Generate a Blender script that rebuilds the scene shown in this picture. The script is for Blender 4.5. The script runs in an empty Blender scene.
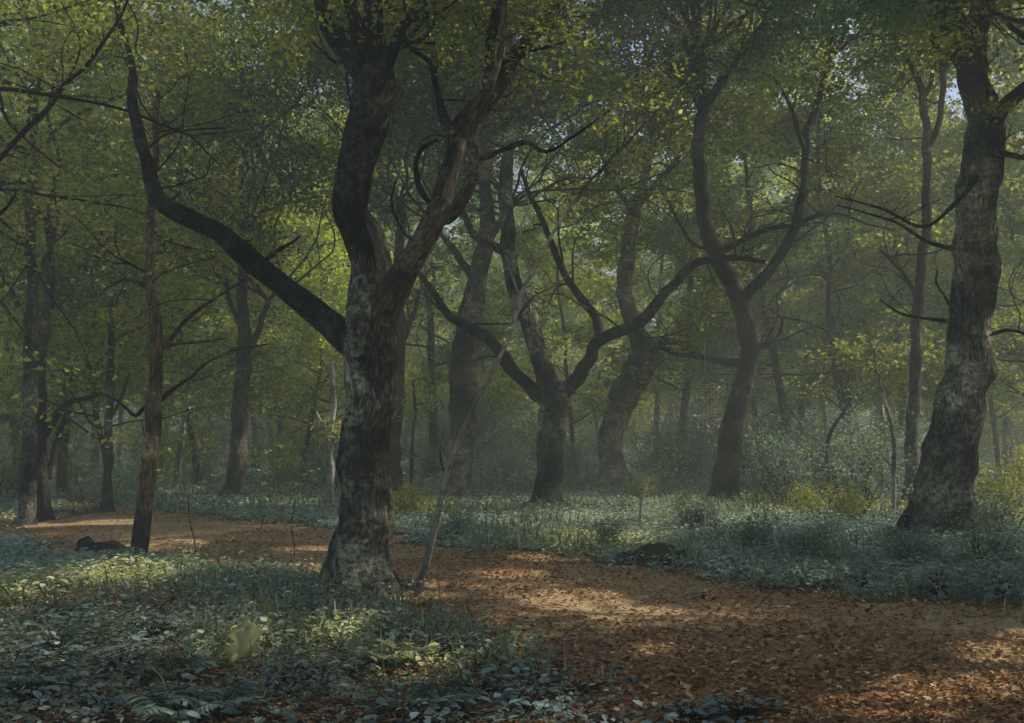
import bpy, math, numpy as np
from math import radians, pi

# ------------------------------------------------------------------ basics
S = bpy.context.scene
COL = S.collection
rng = np.random.default_rng(11)
EYE, F, CX, HY = 1.6, 1100.0, 512.0, 440.0
SUN_AZ, SUN_EL = radians(72), radians(46)
SUN = np.array([math.cos(SUN_EL)*math.sin(SUN_AZ), math.cos(SUN_EL)*math.cos(SUN_AZ), math.sin(SUN_EL)])

def at(px, py, Y):
    return np.array([(px-CX)/F*Y, Y, EYE+(HY-py)/F*Y])
def ydepth(py):
    return EYE*F/(py-HY)
def gpt(px, py):
    Y = ydepth(py); return np.array([(px-CX)/F*Y, Y])

def vnoise(p, seed=0):
    """cheap smooth value noise on (N,3) points, about -1..1"""
    p = np.asarray(p, float); i = np.floor(p).astype(np.int64); f = p-i; f = f*f*(3-2*f)
    def h(a):
        n = (a[:, 0]*374761393+a[:, 1]*668265263+a[:, 2]*2147483647+seed*974634777) & 0x7fffffff
        n = ((n ^ (n >> 13))*1274126177) & 0x7fffffff
        n = (n ^ (n >> 16)) & 0xffff
        return n/32767.5-1
    r = 0
    for dx in (0, 1):
        for dy in (0, 1):
            for dz in (0, 1):
                w = (f[:, 0] if dx else 1-f[:, 0])*(f[:, 1] if dy else 1-f[:, 1])*(f[:, 2] if dz else 1-f[:, 2])
                r = r+w*h(i+np.array([dx, dy, dz]))
    return r

def ground_h(x, y):
    x = np.atleast_1d(np.asarray(x, float)); y = np.atleast_1d(np.asarray(y, float))
    p = np.stack([x, y, x*0], 1)
    h = 0.035*vnoise(p*0.45, 3)+0.015*vnoise(p*1.7, 4)
    h = h+0.35*np.clip((y-26)/50, 0, 1)*vnoise(p*0.07, 5)
    return h

# ------------------------------------------------------------------ mesh assembling
class MB:
    def __init__(s): s.v=[]; s.q=[]; s.m=[]; s.c=[]; s.b=[]; s.n=0; s.sm=[]
    def add(s, v, q, col=(0.1,0.1,0.1), mat=0, bk=None, smooth=True):
        v = np.asarray(v, float).reshape(-1,3); q = np.asarray(q, np.int64).reshape(-1,4)
        s.v.append(v); s.q.append(q+s.n); s.m.append(np.full(len(q), mat)); s.sm.append(np.full(len(q), smooth))
        col = np.asarray(col, float)
        if col.ndim == 1: col = np.tile(col, (len(v),1))
        s.c.append(col); s.b.append(v if bk is None else bk); s.n += len(v)
    def build(s, name, mats, parent=None, loc=None):
        v = np.concatenate(s.v); q = np.concatenate(s.q); c = np.concatenate(s.c); b = np.concatenate(s.b)
        m = np.concatenate(s.m); sm = np.concatenate(s.sm)
        off = np.zeros(3) if loc is None else np.asarray(loc, float)
        me = bpy.data.meshes.new(name)
        me.vertices.add(len(v)); me.vertices.foreach_set('co', (v-off).astype(np.float32).ravel())
        me.loops.add(len(q)*4); me.loops.foreach_set('vertex_index', q.astype(np.int32).ravel())
        me.polygons.add(len(q)); me.polygons.foreach_set('loop_start', np.arange(0, len(q)*4, 4, dtype=np.int32))
        me.polygons.foreach_set('loop_total', np.full(len(q), 4, dtype=np.int32))
        me.polygons.foreach_set('material_index', m.astype(np.int32))
        me.polygons.foreach_set('use_smooth', sm.astype(bool))
        a = me.attributes.new('col', 'FLOAT_COLOR', 'POINT')
        a.data.foreach_set('color', np.concatenate([c, np.ones((len(c),1))],1).astype(np.float32).ravel())
        a = me.attributes.new('bk', 'FLOAT_VECTOR', 'POINT'); a.data.foreach_set('vector', b.astype(np.float32).ravel())
        me.update(calc_edges=True)
        for mt in (mats if isinstance(mats, (list,tuple)) else [mats]): me.materials.append(mt)
        o = bpy.data.objects.new(name, me); COL.objects.link(o)
        if parent is not None: o.parent = parent
        elif loc is not None: o.location = off
        return o

def tag(o, label=None, cat=None, group=None, kind=None):
    if label: o['label'] = label
    if cat: o['category'] = cat
    if group: o['group'] = group
    if kind: o['kind'] = kind
    return o
def empty(name, loc, label, cat, group=None):
    o = bpy.data.objects.new(name, None); COL.objects.link(o); o.location = loc
    o.empty_display_size = 0.2
    return tag(o, label, cat, group)

def spline(P, n_per=8, step=None):
    """Catmull-Rom through rows of P (any width)"""
    P = np.asarray(P, float)
    if len(P) == 2: P = np.array([P[0], (P[0]+P[1])/2, P[1]])
    Q = np.vstack([2*P[0]-P[1], P, 2*P[-1]-P[-2]]); out = []
    for i in range(1, len(Q)-2):
        L = np.linalg.norm(Q[i+1][:3]-Q[i][:3]); n = n_per if step is None else max(2, int(L/step))
        t = np.linspace(0, 1, n, endpoint=False)[:,None]
        a, b, c, d = Q[i-1], Q[i], Q[i+1], Q[i+2]
        out.append(0.5*((2*b)+(-a+c)*t+(2*a-5*b+4*c-d)*t*t+(-a+3*b-3*c+d)*t**3))
    out.append(Q[-2][None]); return np.concatenate(out)

def tube(mb, P, R, seg=8, rough=0.0, ridge=0.0, flare=0.0, bumps=(), seed=0, col=(0.1,0.1,0.1), mat=0, base_z=None):
    P = np.asarray(P, float); R = np.maximum(np.asarray(R, float), 0.001); n = len(P)
    st = np.linalg.norm(np.diff(P,axis=0),axis=1).mean()+1e-6; w_ = int(min(max(1, R.max()*1.1/st), max(1,n//4)))
    ii = np.arange(n); T = P[np.minimum(ii+w_,n-1)]-P[np.maximum(ii-w_,0)]; T /= np.linalg.norm(T, axis=1)[:,None]+1e-9
    u = np.array([1.0,0,0]) if abs(T[0][0]) < .8 else np.array([0,1.0,0])
    U = np.zeros((n,3))
    for i in range(n):
        u = u-T[i]*u.dot(T[i]); u /= np.linalg.norm(u); U[i] = u
    V = np.cross(T, U); a = np.linspace(0, 2*pi, seg, endpoint=False)
    Ls = np.concatenate([[0], np.cumsum(np.linalg.norm(np.diff(P,axis=0),axis=1))])
    r = R[:,None]*np.ones((1,seg)); rs = np.random.default_rng(seed+5)
    A = a[None,:]; L = Ls[:,None]
    if rough > 0:
        for k in range(9):
            kk = rs.integers(1,4); w = rs.uniform(.4,2.6)/max(R.max(),.05)*0.35; ph = rs.uniform(0,6.28)
            r = r*(1+rough*rs.uniform(.15,.45)*np.cos(kk*A+w*L*rs.choice([-1,1])+ph))
    if ridge > 0:
        fr = max(5, int(R.max()*2*pi/0.085))
        pts = np.stack([np.cos(A)*R.max()/0.05+0*L, np.sin(A)*R.max()/0.05+0*L, L/0.28+0*A], 2).reshape(-1,3)
        nz = vnoise(pts, seed).reshape(n,seg); nz2 = vnoise(pts*2.3, seed+1).reshape(n,seg)
        r = r+ridge*(np.abs(nz)*-1.0+0.35+0.4*nz2)
    if flare > 0:
        z = P[:,2]-(P[0,2] if base_z is None else base_z); e = np.exp(-np.clip(z,0,9)/(R[0]*0.95))[:,None]
        ph = rs.uniform(0,6.28)
        r = r*(1+flare*e*(0.55+0.55*np.clip(np.cos(rs.integers(4,6)*A+ph+0.4*np.sin(2*A)),-.4,1)))
    D = U[:,None]*np.cos(A)[...,None]+V[:,None]*np.sin(A)[...,None]
    vv = P[:,None]+D*r[...,None]
    for (bp, s, amp) in bumps:
        d = np.linalg.norm(vv-np.asarray(bp)[None,None], axis=2); vv = vv+D*(amp*np.exp(-(d/s)**2))[...,None]
    bk = np.stack([np.cos(A)*R[:,None], np.sin(A)*R[:,None], L+0*A], 2)
    idx = np.arange(n*seg).reshape(n,seg); nx = np.roll(idx,-1,axis=1)
    q = np.stack([idx[:-1], nx[:-1], nx[1:], idx[1:]],2).reshape(-1,4)
    v = vv.reshape(-1,3); b = bk.reshape(-1,3)
    # end cap
    c0 = len(v); v = np.vstack([v, P[-1]+T[-1]*R[-1]*0.6]); b = np.vstack([b, [0,0,Ls[-1]]])
    last = idx[-1]; cap = np.stack([last, np.roll(last,-1), np.full(seg,c0), np.full(seg,c0)],1)
    capq = np.stack([last[0::2], np.roll(last,-1)[0::2], np.roll(last,-2)[0::2], np.full(len(last[0::2]),c0)],1) if seg%2==0 else None
    if capq is not None: q = np.vstack([q, capq])
    mb.add(v, q, col, mat, b+np.array([seed*1.7%9, 0, seed*2.3%7]))

def frames(n, r):
    n = n/np.linalg.norm(n,axis=1)[:,None]; t = r.normal(size=n.shape); t -= n*(t*n).sum(1)[:,None]
    t /= np.linalg.norm(t,axis=1)[:,None]; return t, np.cross(n,t), n
def add_leaves(mb, c, n, size, col, r, aspect=0.62, mat=1, fold=0.12):
    t,b,n = frames(n,r); s = np.asarray(size)[:,None]
    off = r.uniform(-.18,.1,(len(c),1))
    v = np.stack([c-t*s*.5, c+b*s*aspect*.5+t*s*off+n*s*fold, c+t*s*.5, c-b*s*aspect*.5+t*s*off+n*s*fold],1).reshape(-1,3)
    q = np.arange(len(c)*4).reshape(-1,4); mb.add(v, q, np.repeat(col,4,axis=0), mat, smooth=False)
# broad leaf template: a midrib fold and a drooping tip
LT = np.array([[-.5,0,0],[-.2,.3,.06],[-.12,0,0],[-.2,-.3,.06],[.18,.27,.04],[.2,0,-.01],[.18,-.27,.04],[.52,0,-.1]])
LQ = np.array([[0,2,1,1],[0,3,2,2],[1,2,5,4],[2,3,6,5],[4,5,7,7],[5,6,7,7]])
def add_broad(mb, base, d, up, size, col, width=1.0, mat=1):
    """leaves growing from base along d with upper face up"""
    d = d/np.linalg.norm(d,axis=1)[:,None]; s = np.cross(up,d); s /= np.linalg.norm(s,axis=1)[:,None]+1e-9; u = np.cross(d,s)
    sz = np.asarray(size)[:,None,None]; w = np.asarray(width)
    w = w[:,None,None] if w.ndim else w
    v = base[:,None]+sz*((LT[None,:,0,None]+.5)*d[:,None]+LT[None,:,1,None]*w*s[:,None]+LT[None,:,2,None]*u[:,None])
    N = len(base); T = np.array([[0,3,2,1],[1,2,5,4],[2,3,6,5],[4,5,6,7]])
    q = (T[None]+8*np.arange(N)[:,None,None]).reshape(-1,4)
    mb.add(v.reshape(-1,3), q, np.repeat(col,8,axis=0), mat, smooth=False)

# ------------------------------------------------------------------ materials
def newmat(name):
    m = bpy.data.materials.new(name); m.use_nodes = True; nt = m.node_tree; nt.nodes.clear()
    out = nt.nodes.new('ShaderNodeOutputMaterial')
    def N(t, **k):
        x = nt.nodes.new(t)
        for a,b in k.items():
            if a in x.inputs.keys(): x.inputs[a].default_value = b
            else: setattr(x,a,b)
        return x
    return m, nt, out, N, nt.links.new
def ramp(N, stops):
    r = N('ShaderNodeValToRGB'); e = r.color_ramp.elements
    e[0].position, e[0].color = stops[0][0], (*stops[0][1],1); e[1].position, e[1].color = stops[-1][0], (*stops[-1][1],1)
    for p,c in stops[1:-1]:
        x = e.new(p); x.color = (*c,1)
    return r

def bark(name, dark, mid, light, lichen, lich_amt=0.5, scale=1.0):
    m,nt,out,N,L = newmat(name)
    at_ = N('ShaderNodeAttribute', attribute_name='bk')
    mp = N('ShaderNodeMapping'); mp.inputs['Scale'].default_value = (20*scale,20*scale,5.5*scale); L(at_.outputs['Vector'], mp.inputs[0])
    n1 = N('ShaderNodeTexNoise', Scale=1.0, Detail=8.0, Roughness=.72, Distortion=.15); L(mp.outputs[0], n1.inputs['Vector'])
    vo = N('ShaderNodeTexVoronoi', Scale=1.1, feature='DISTANCE_TO_EDGE'); L(mp.outputs[0], vo.inputs['Vector'])
    mx = N('ShaderNodeMath', operation='MULTIPLY_ADD'); mx.inputs[1].default_value = .55; L(vo.outputs['Distance'], mx.inputs[0]); L(n1.outputs['Fac'], mx.inputs[2])
    r = ramp(N, [(.44,dark),(.60,mid),(.84,light)]); L(mx.outputs[0], r.inputs[0])
    # lichen and moss patches follow the trunk surface
    n2 = N('ShaderNodeTexNoise', Scale=1.9, Detail=6.0, Roughness=.7); L(at_.outputs['Vector'], n2.inputs['Vector'])
    r2 = ramp(N, [(.58-.14*lich_amt,(0,0,0)),(.63-.10*lich_amt,(1,1,1))]); L(n2.outputs['Fac'], r2.inputs[0])
    n3 = N('ShaderNodeTexNoise', Scale=14.0, Detail=5.0, Roughness=.8); L(at_.outputs['Vector'], n3.inputs['Vector'])
    r3 = ramp(N, [(.42,(0,0,0)),(.62,(1,1,1))]); L(n3.outputs['Fac'], r3.inputs[0])
    mm = N('ShaderNodeMath', operation='MULTIPLY'); L(r2.outputs[0], mm.inputs[0]); L(r3.outputs[0], mm.inputs[1])
    mix = N('ShaderNodeMix', data_type='RGBA'); L(mm.outputs[0], mix.inputs[0]); L(r.outputs[0], mix.inputs[6]); mix.inputs[7].default_value = (*lichen,1)
    n4 = N('ShaderNodeTexNoise', Scale=.8, Detail=3.0); L(at_.outputs['Vector'], n4.inputs['Vector'])
    r4 = ramp(N, [(.40,(.30,.30,.30)),(.60,(1.35,1.33,1.25))]); L(n4.outputs['Fac'], r4.inputs[0])
    mul = N('ShaderNodeMix', data_type='RGBA', blend_type='MULTIPLY'); mul.inputs[0].default_value = 1; L(mix.outputs[2], mul.inputs[6]); L(r4.outputs[0], mul.inputs[7])
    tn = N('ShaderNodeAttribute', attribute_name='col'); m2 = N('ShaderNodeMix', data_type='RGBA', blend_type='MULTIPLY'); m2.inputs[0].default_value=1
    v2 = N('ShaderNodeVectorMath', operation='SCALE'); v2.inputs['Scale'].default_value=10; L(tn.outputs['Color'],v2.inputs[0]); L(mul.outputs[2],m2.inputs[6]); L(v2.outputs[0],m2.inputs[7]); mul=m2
    bs = N('ShaderNodeBsdfPrincipled', Roughness=.92); bs.inputs['Specular IOR Level'].default_value = .2
    L(mul.outputs[2], bs.inputs['Base Color'])
    bp = N('ShaderNodeBump', Strength=1.0, Distance=.11); L(mx.outputs[0], bp.inputs['Height']); L(bp.outputs[0], bs.inputs['Normal'])
    L(bs.outputs[0], out.inputs[0]); return m

def leafmat(name, trans=.45, rough=.6, spec=.25, vary=.35, gain=1.0):
    m,nt,out,N,L = newmat(name)
    a = N('ShaderNodeAttribute', attribute_name='col'); oi = N('ShaderNodeObjectInfo')
    hs = N('ShaderNodeHueSaturation', Saturation=1.0)
    mr = N('ShaderNodeMapRange'); mr.inputs[3].default_value = (1-vary)*gain; mr.inputs[4].default_value = (1+vary)*gain
    L(oi.outputs['Random'], mr.inputs[0]); L(mr.outputs[0], hs.inputs['Value'])
    L(a.outputs['Color'], hs.inputs['Color'])
    bs = N('ShaderNodeBsdfPrincipled', Roughness=rough); bs.inputs['Specular IOR Level'].default_value = spec
    tr = N('ShaderNodeBsdfTranslucent'); mix = N('ShaderNodeMixShader'); mix.inputs[0].default_value = trans
    warm = N('ShaderNodeMix', data_type='RGBA', blend_type='MULTIPLY'); warm.inputs[0].default_value = 1; warm.inputs[7].default_value = (1.6,1.5,.7,1)
    L(hs.outputs[0], bs.inputs['Base Color']); L(hs.outputs[0], warm.inputs[6]); L(warm.outputs[2], tr.inputs['Color'])
    L(bs.outputs[0], mix.inputs[1]); L(tr.outputs[0], mix.inputs[2]); L(mix.outputs[0], out.inputs[0]); return m

def groundmat(name, stops, sc=1.0):
    m,nt,out,N,L = newmat(name)
    tc = N('ShaderNodeTexCoord')
    n1 = N('ShaderNodeTexNoise', Scale=9*sc, Detail=9.0, Roughness=.75); L(tc.outputs['Object'], n1.inputs['Vector'])
    vo = N('ShaderNodeTexVoronoi', Scale=16*sc); L(tc.outputs['Object'], vo.inputs['Vector'])
    sp = N('ShaderNodeSeparateColor'); L(vo.outputs['Color'], sp.inputs[0])
    ad = N('ShaderNodeMath', operation='MULTIPLY_ADD'); ad.inputs[1].default_value = .35; L(sp.outputs[0], ad.inputs[0]); L(n1.outputs['Fac'], ad.inputs[2])
    n2 = N('ShaderNodeTexNoise', Scale=.55, Detail=5.0, Roughness=.6); L(tc.outputs['Object'], n2.inputs['Vector'])
    a2 = N('ShaderNodeMath', operation='MULTIPLY_ADD'); a2.inputs[1].default_value = .7; L(n2.outputs['Fac'], a2.inputs[0]); L(ad.outputs[0], a2.inputs[2])
    r = ramp(N, stops); L(a2.outputs[0], r.inputs[0])
    bs = N('ShaderNodeBsdfPrincipled', Roughness=.95); bs.inputs['Specular IOR Level'].default_value = .12
    L(r.outputs[0], bs.inputs['Base Color'])
    bp = N('ShaderNodeBump', Strength=.8, Distance=.03); L(ad.outputs[0], bp.inputs['Height']); L(bp.outputs[0], bs.inputs['Normal'])
    L(bs.outputs[0], out.inputs[0]); return m

M = {}
M['oak'] = bark('oak_bark', (.008,.008,.007), (.050,.046,.037), (.16,.15,.12), (.30,.30,.23), .9)
M['oak_dark'] = bark('oak_bark_dark', (.006,.006,.006), (.022,.021,.019), (.070,.066,.056), (.17,.17,.13), .5)
M['brown'] = bark('brown_bark', (.018,.015,.011), (.085,.068,.050), (.17,.14,.10), (.28,.26,.19), .6)
M['red'] = bark('reddish_bark', (.020,.012,.008), (.075,.044,.027), (.13,.085,.052), (.17,.16,.10), .4)
M['grey'] = bark('grey_bark', (.020,.019,.017), (.085,.080,.066), (.20,.19,.155), (.34,.33,.27), .7)
M['pale'] = bark('pale_bark', (.16,.15,.12), (.50,.48,.42), (.72,.70,.62), (.75,.73,.66), .7, 1.5)
M['twig'] = bark('twig_bark', (.012,.011,.009), (.032,.028,.021), (.06,.053,.04), (.09,.09,.07), .3, 2.0)
M['leaf'] = leafmat('tree_leaf')
M['cover'] = leafmat('cover_leaf', .25, .5, .3, 0.0)
M['litter'] = leafmat('dead_leaf', .08, .85, .1, 0.0)
M['ground'] = groundmat('woodland_soil', [(.45,(.020,.016,.009)),(.75,(.050,.044,.022)),(1.1,(.085,.085,.045))])
M['path'] = groundmat('leaf_strewn_earth', [(.55,(.075,.032,.012)),(.76,(.235,.115,.046)),(.96,(.35,.215,.100)),(1.12,(.48,.36,.20))], 2.2)
M['moss'] = groundmat('mossy_stone', [(.45,(.006,.006,.005)),(.80,(.016,.017,.012)),(1.1,(.060,.066,.030))], 2.0)

# ------------------------------------------------------------------ light gaps: where the sun reaches the ground
GAPS = []
for (px,py,wx,wy) in [(575,601,60,9),(612,614,42,6),(512,578,34,5),(545,558,40,5),(660,652,34,6),(640,612,50,4),
                      (960,696,100,17),(1015,664,60,18),(890,718,80,12),(1040,640,40,8),
                      (165,545,40,5),(205,563,42,5),(110,524,40,3),(300,567,44,5),(410,588,36,4),(310,548,40,3),(60,508,30,3),
                      (130,578,70,8),(30,603,60,10),(420,672,50,12),(330,640,30,14),(240,650,20,10),(515,655,16,10),
                      (790,503,60,8),(890,505,50,6),(1000,515,60,8),(410,510,40,5),(600,545,55,6),(560,540,30,4),(20,520,40,5)]:
    a = gpt(px,py); b = gpt(px+wx,py); c = gpt(px,py-wy); GAPS.append((a[0],a[1],b[0]-a[0],max(.16,(c[1]-a[1]))))
# a few lit places up on trunks and foliage: point, radius
HOLES = [(at(556,430,25.6),.5),(at(632,240,34.7),.9),(at(622,440,34.7),.8),(at(24,525,20.3),.5),(at(425,228,11.2),.35),(at(242,450,28.8),.7),(at(331,430,27),1.0),(at(178,460,33),1.0),(at(278,440,38),1.0),(at(893,440,24),1.0),(at(830,450,25),.8),(at(414,598,11),.3),(at(535,320,25.6),.4),(at(940,400,17.6),.4)]
def gap_keep(c):
    g = c[:,:2]-SUN[:2]*(c[:,2]/SUN[2])[:,None]; k = np.ones(len(c),bool)
    nz = vnoise(np.column_stack([g*2.2, g[:,0]*0]), 9)*.35
    for (x,y,a,b) in GAPS:
        d = ((g[:,0]-x)/a)**2+((g[:,1]-y)/b)**2; k &= ~((d < 1.0+nz) & (c[:,2] > 1.5))
    for (p,r) in HOLES:
        w = c-p; t = w@SUN; d = np.linalg.norm(w-t[:,None]*SUN,axis=1); k &= ~((d < r*(1+nz)) & (t > .4))
    return k

# ------------------------------------------------------------------ foliage
LG=3.0
PAL = {'dark':(.030,.045,.020), 'green':(.068,.082,.028), 'olive':(.112,.114,.034), 'yellow':(.125,.135,.040), 'teal':(.026,.044,.034), 'rust':(.15,.085,.030), 'mist':(.078,.110,.122), 'blue':(.056,.076,.060)}  # the mist entry is haze blue painted into the bush leaves
def leaf_cols(anchor, n_per, r, weights):
    names = list(weights); w = np.array([weights[k] for k in names],float); w /= w.sum()
    P = np.array([PAL[k] for k in names])*LG; N = len(anchor)
    u = .5+.5*vnoise(anchor*.55, 21); u = np.clip(u+r.normal(0,.16,N),0,.999)
    pick = np.searchsorted(np.cumsum(w), np.argsort(np.argsort(u))/N*.999)
    c = np.repeat(P[np.clip(pick,0,len(P)-1)], n_per, axis=0)
    c = c*np.exp(np.repeat(.42*vnoise(anchor*.38,23)+.2*vnoise(anchor*1.1,24),n_per))[:,None]
    j = r.normal(0,.22,(len(c),1)); c = c*np.exp(j)*np.exp(r.normal(0,.07,(len(c),3))); return c
def sprays(mb, anchors, r, n_per=70, rad=.5, flat=.35, size=.09, weights=None, cull=True, sizej=.35, keep=None, tint=None):
    A = np.asarray(anchors)
    if len(A) == 0: return
    sr = r.uniform(.6,1.3,(len(A),1))*rad
    tilt = r.normal(0,.28,(len(A),2))
    o = r.normal(0,.5,(len(A),n_per,3)); o[:,:,2] *= flat; o *= sr[:,None]
    o[:,:,2] += o[:,:,0]*tilt[:,None,0]+o[:,:,1]*tilt[:,None,1]-.15*(o[:,:,0]**2+o[:,:,1]**2)
    c = (A[:,None]+o).reshape(-1,3); n = r.normal(0,.55,c.shape); n[:,2] += .9
    col = leaf_cols(A, n_per, r, weights or {'green':3,'olive':2,'dark':2,'yellow':.6})
    if tint is not None: col = tint(c, col)
    s = size*1.12*r.uniform(1-sizej,1+sizej,len(c))
    k = gap_keep(c) if cull else np.ones(len(c),bool)
    k &= ~((c[:,1]<8.5)&(c[:,2]<1.9+.47*np.abs(c[:,1])) & cull)
    if keep is not None: k &= keep(c)
    add_leaves(mb, c[k], n[k], s[k], col[k], r)

CULL=False
def grow(mb, r, p, d, L, rad, depth, anchors, bend=.34, up=.10, seg=6, split=3):
    n = max(4,int(L/.35)); pts=[np.array(p)]; d = np.array(d,float); d/=np.linalg.norm(d); ds=[d]
    for i in range(n):
        d = d+r.normal(0,bend,3)*np.array([1,1,.7])+np.array([0,0,up*.6]); d/=np.linalg.norm(d)
        pts.append(pts[-1]+d*L/n); ds.append(d)
    pts=np.array(pts); rr=np.linspace(rad,rad*.35,len(pts))
    sp = spline(np.column_stack([pts,rr]),2)
    if CULL and rad<.04 and not gap_keep(pts[len(pts)//2][None])[0]: return
    if rad > .004: tube(mb, sp[:,:3], sp[:,3], seg if rad>.03 else 4, mat=0, seed=int(r.integers(99)))
    if depth == 0:
        for k in range(1,len(pts),2): anchors.append(pts[k]+r.normal(0,.06,3))
        return
    for j in range(split+(1 if depth>1 else 0)):
        i = int(r.integers(max(1,n//3), len(pts))); s = r.normal(0,1,3); s[2]*=.45
        dd = ds[i]*.75+s/np.linalg.norm(s)*.8; grow(mb, r, pts[i], dd, L*r.uniform(.45,.7), rr[i]*.62, depth-1, anchors, bend, up*.5, seg, split)
    anchors.append(pts[-1])

def tree(name, label, cat, group, Y, trunk, limbs, matn, bark_limb=None, ridge=.012, rough=.10, flare=.9, seg=56, crown=None, bumps=(), seed=1, base=None, slim=.84, tone=None, ltone={}, lmat={}, bare=0):
    """trunk / limbs: rows of (px, py, halfwidth px, depth offset m) -> the real points of the tree where it stands"""
    def W(rows):
        return np.array([[*at(a,b,Y+(dd if len(t)>3 else 0)), c*(Y+dd)/F] for t in rows for (a,b,c,dd) in [(*t[:3], t[3] if len(t)>3 else 0)]])
    r = np.random.default_rng(seed); T = W(trunk); T[0,2] = ground_h(T[0,0],T[0,1])[0]-.12
    T[:,3]*=slim
    loc = (T[0,0],T[0,1],float(ground_h(T[0,0],T[0,1])[0])); root = empty(name, loc, label, cat, group); off = np.array(loc)
    def wob(q, sd):
        L=np.concatenate([[0],np.cumsum(np.linalg.norm(np.diff(q[:,:3],axis=0),axis=1))]); rr=q[:,3]; k=np.clip(L/.5,0,1)
        for j in range(3):
            for fr,am in ((.9,.20),(3.3,.24)):
                q[:,j]+=k*am*(np.minimum(rr,.16)+.012)*vnoise(np.column_stack([L*fr+sd*3.7,L*0+j*5.3,L*0+sd]),sd)*(.4 if j==2 else 1)
        q[:,3]*=1+.08*vnoise(np.column_stack([L*2.2,L*0,L*0+sd]),sd+2)
        return q
    sp = wob(spline(T, step=.06 if Y<22 else .12), seed)
    def knots(q, n):
        out=[]
        for _ in range(n):
            k=q[int(r.integers(int(len(q)*.05),int(len(q)*.95)))]; d=r.normal(0,1,3); d/=np.linalg.norm(d); sz=max(.05,k[3]*r.uniform(.22,.5)); out.append((k[:3]+d*k[3],sz,sz*r.uniform(.18,.42)*r.choice([1,1,1,-.5])))
        return out
    kn = knots(sp, 16) if seg>=44 else knots(sp, 8) if seg>=24 else []
    mb = MB(); tube(mb, sp[:,:3], sp[:,3], seg, rough, ridge, flare, [(at(b[0],b[1],Y+b[4]),b[2]*Y/F,b[3]*Y/F) for b in bumps]+kn, seed, base_z=loc[2])
    if seg>=36:
        R0=sp[0,3]; a0=r.uniform(0,6.28)
        for k in range(6):
            a=a0+k*1.05+r.uniform(-.2,.2); d=np.array([math.cos(a),math.sin(a),0]); s_=np.array([-d[1],d[0],0])*r.normal(0,.35)*R0; g0=np.array(loc)
            P=spline(np.array([[*(g0+d*R0*.2+[0,0,R0*1.1]),R0*.16],[*(g0+d*R0*.5+[0,0,R0*.62]),R0*.28],[*(g0+d*R0*1.15+[0,0,R0*.20]),R0*.27],[*(g0+d*R0*1.9+s_*.5+[0,0,.0]),R0*.17],[*(g0+d*R0*2.8+s_+[0,0,-.12]),R0*.08]]),8)
            tube(mb,P[:,:3],P[:,3],16,.12,ridge*.5,0,(),seed+k)
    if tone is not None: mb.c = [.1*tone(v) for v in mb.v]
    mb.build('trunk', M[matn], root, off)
    allb=[sp]
    for i,l in enumerate(limbs):
        l = W(l); l[:,3]*=slim*.93; sl = wob(spline(l, step=.06 if Y<22 else .12), seed+i*3+1)
        k = np.exp(-np.arange(len(sl))*(.06 if Y<22 else .12)/.25); sl[:,3]*=(1+.22*k)*np.clip(.45+.55*np.arange(len(sl))*(.06 if Y<22 else .12)/max(.12,sl[0,3]*1.6),0,1)
        mb = MB(); tube(mb, sl[:,:3], sl[:,3], max(10,int(seg*.5)) , rough, ridge*.7*min(1,sl[0,3]/.12), 0, knots(sl, 12) if sl[0,3]>.05 else (), seed+i*7+3)
        fb = np.exp(-np.arange(len(sl))*(.06 if Y<22 else .12)/.30); nb=len(sl)*max(10,int(seg*.5))
        if bark_limb and i not in lmat: mb.c[0][:nb] = mb.c[0][:nb]*(1+2.2*np.repeat(fb,max(10,int(seg*.5))))[:,None]
        if i in ltone: mb.c[0] = mb.c[0]*np.array(ltone[i])
        if bare:
            for _ in range(int(bare*np.linalg.norm(sl[-1,:3]-sl[0,:3]))+1):
                q = sl[int(r.integers(int(len(sl)*.25),len(sl)))]; d = r.normal(0,1,3); d[2] = abs(d[2])*.7
                if r.random()<.3: grow(mb, r, q[:3], d, r.uniform(.1,.3), min(q[3]*.4,.03), 0, [], bend=.2, seg=6)
                else: grow(mb, r, q[:3], d, r.uniform(.5,1.5)*Y/16, min(q[3]*.35,.016)*Y/14, 1, [], bend=.45, up=.03)
        mb.build('branch', [M[lmat.get(i, bark_limb or matn)]], root, off); allb.append(sl)
    if crown:
        mb = MB(); anchors=[]
        for sl in allb:
            cand = sl[sl[:,2]>crown.get('zmin',4)]
            if len(cand)==0: continue
            n = int(crown.get('twigs',1.2)*len(cand)*(.06 if Y<22 else .12))+1
            for _ in range(n):
                q = cand[int(r.integers(len(cand)))]; d = r.normal(0,1,3); d[2] = abs(d[2])*.5+.1; d[1]*=.8
                grow(mb, r, q[:3], d, r.uniform(1.0,2.4)*crown.get('len',1), min(q[3]*.4,.035), 1, anchors, up=.05)
        for sl in allb[(0 if crown.get('top',True) else 1):]:   # the tops run on above the picture
            if sl[-1,2] > crown.get('ztop',5):
                if sl[-1,3] < .055:
                    for _ in range(3):
                        d = (sl[-1,:3]-sl[-6,:3]); d = d/np.linalg.norm(d)+r.normal(0,.45,3)
                        grow(mb, r, sl[-1-int(r.integers(0,min(12,len(sl)-2))),:3], d, r.uniform(.8,1.8)*crown.get('len',1), sl[-1,3]*.55, 1, anchors, bend=.45, up=.03)
                    continue
                for _ in range(crown.get('ntop',6)):
                    d = r.normal(0,.8,3); d[2]=abs(d[2])+crown.get('rise',.35)
                    grow(mb, r, sl[-1,:3], d, r.uniform(2.5,4.2)*crown.get('len',1), min(sl[-1,3]*.6,.045), 2, anchors, bend=.26, up=crown.get('rise',.35)*.3)
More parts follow.
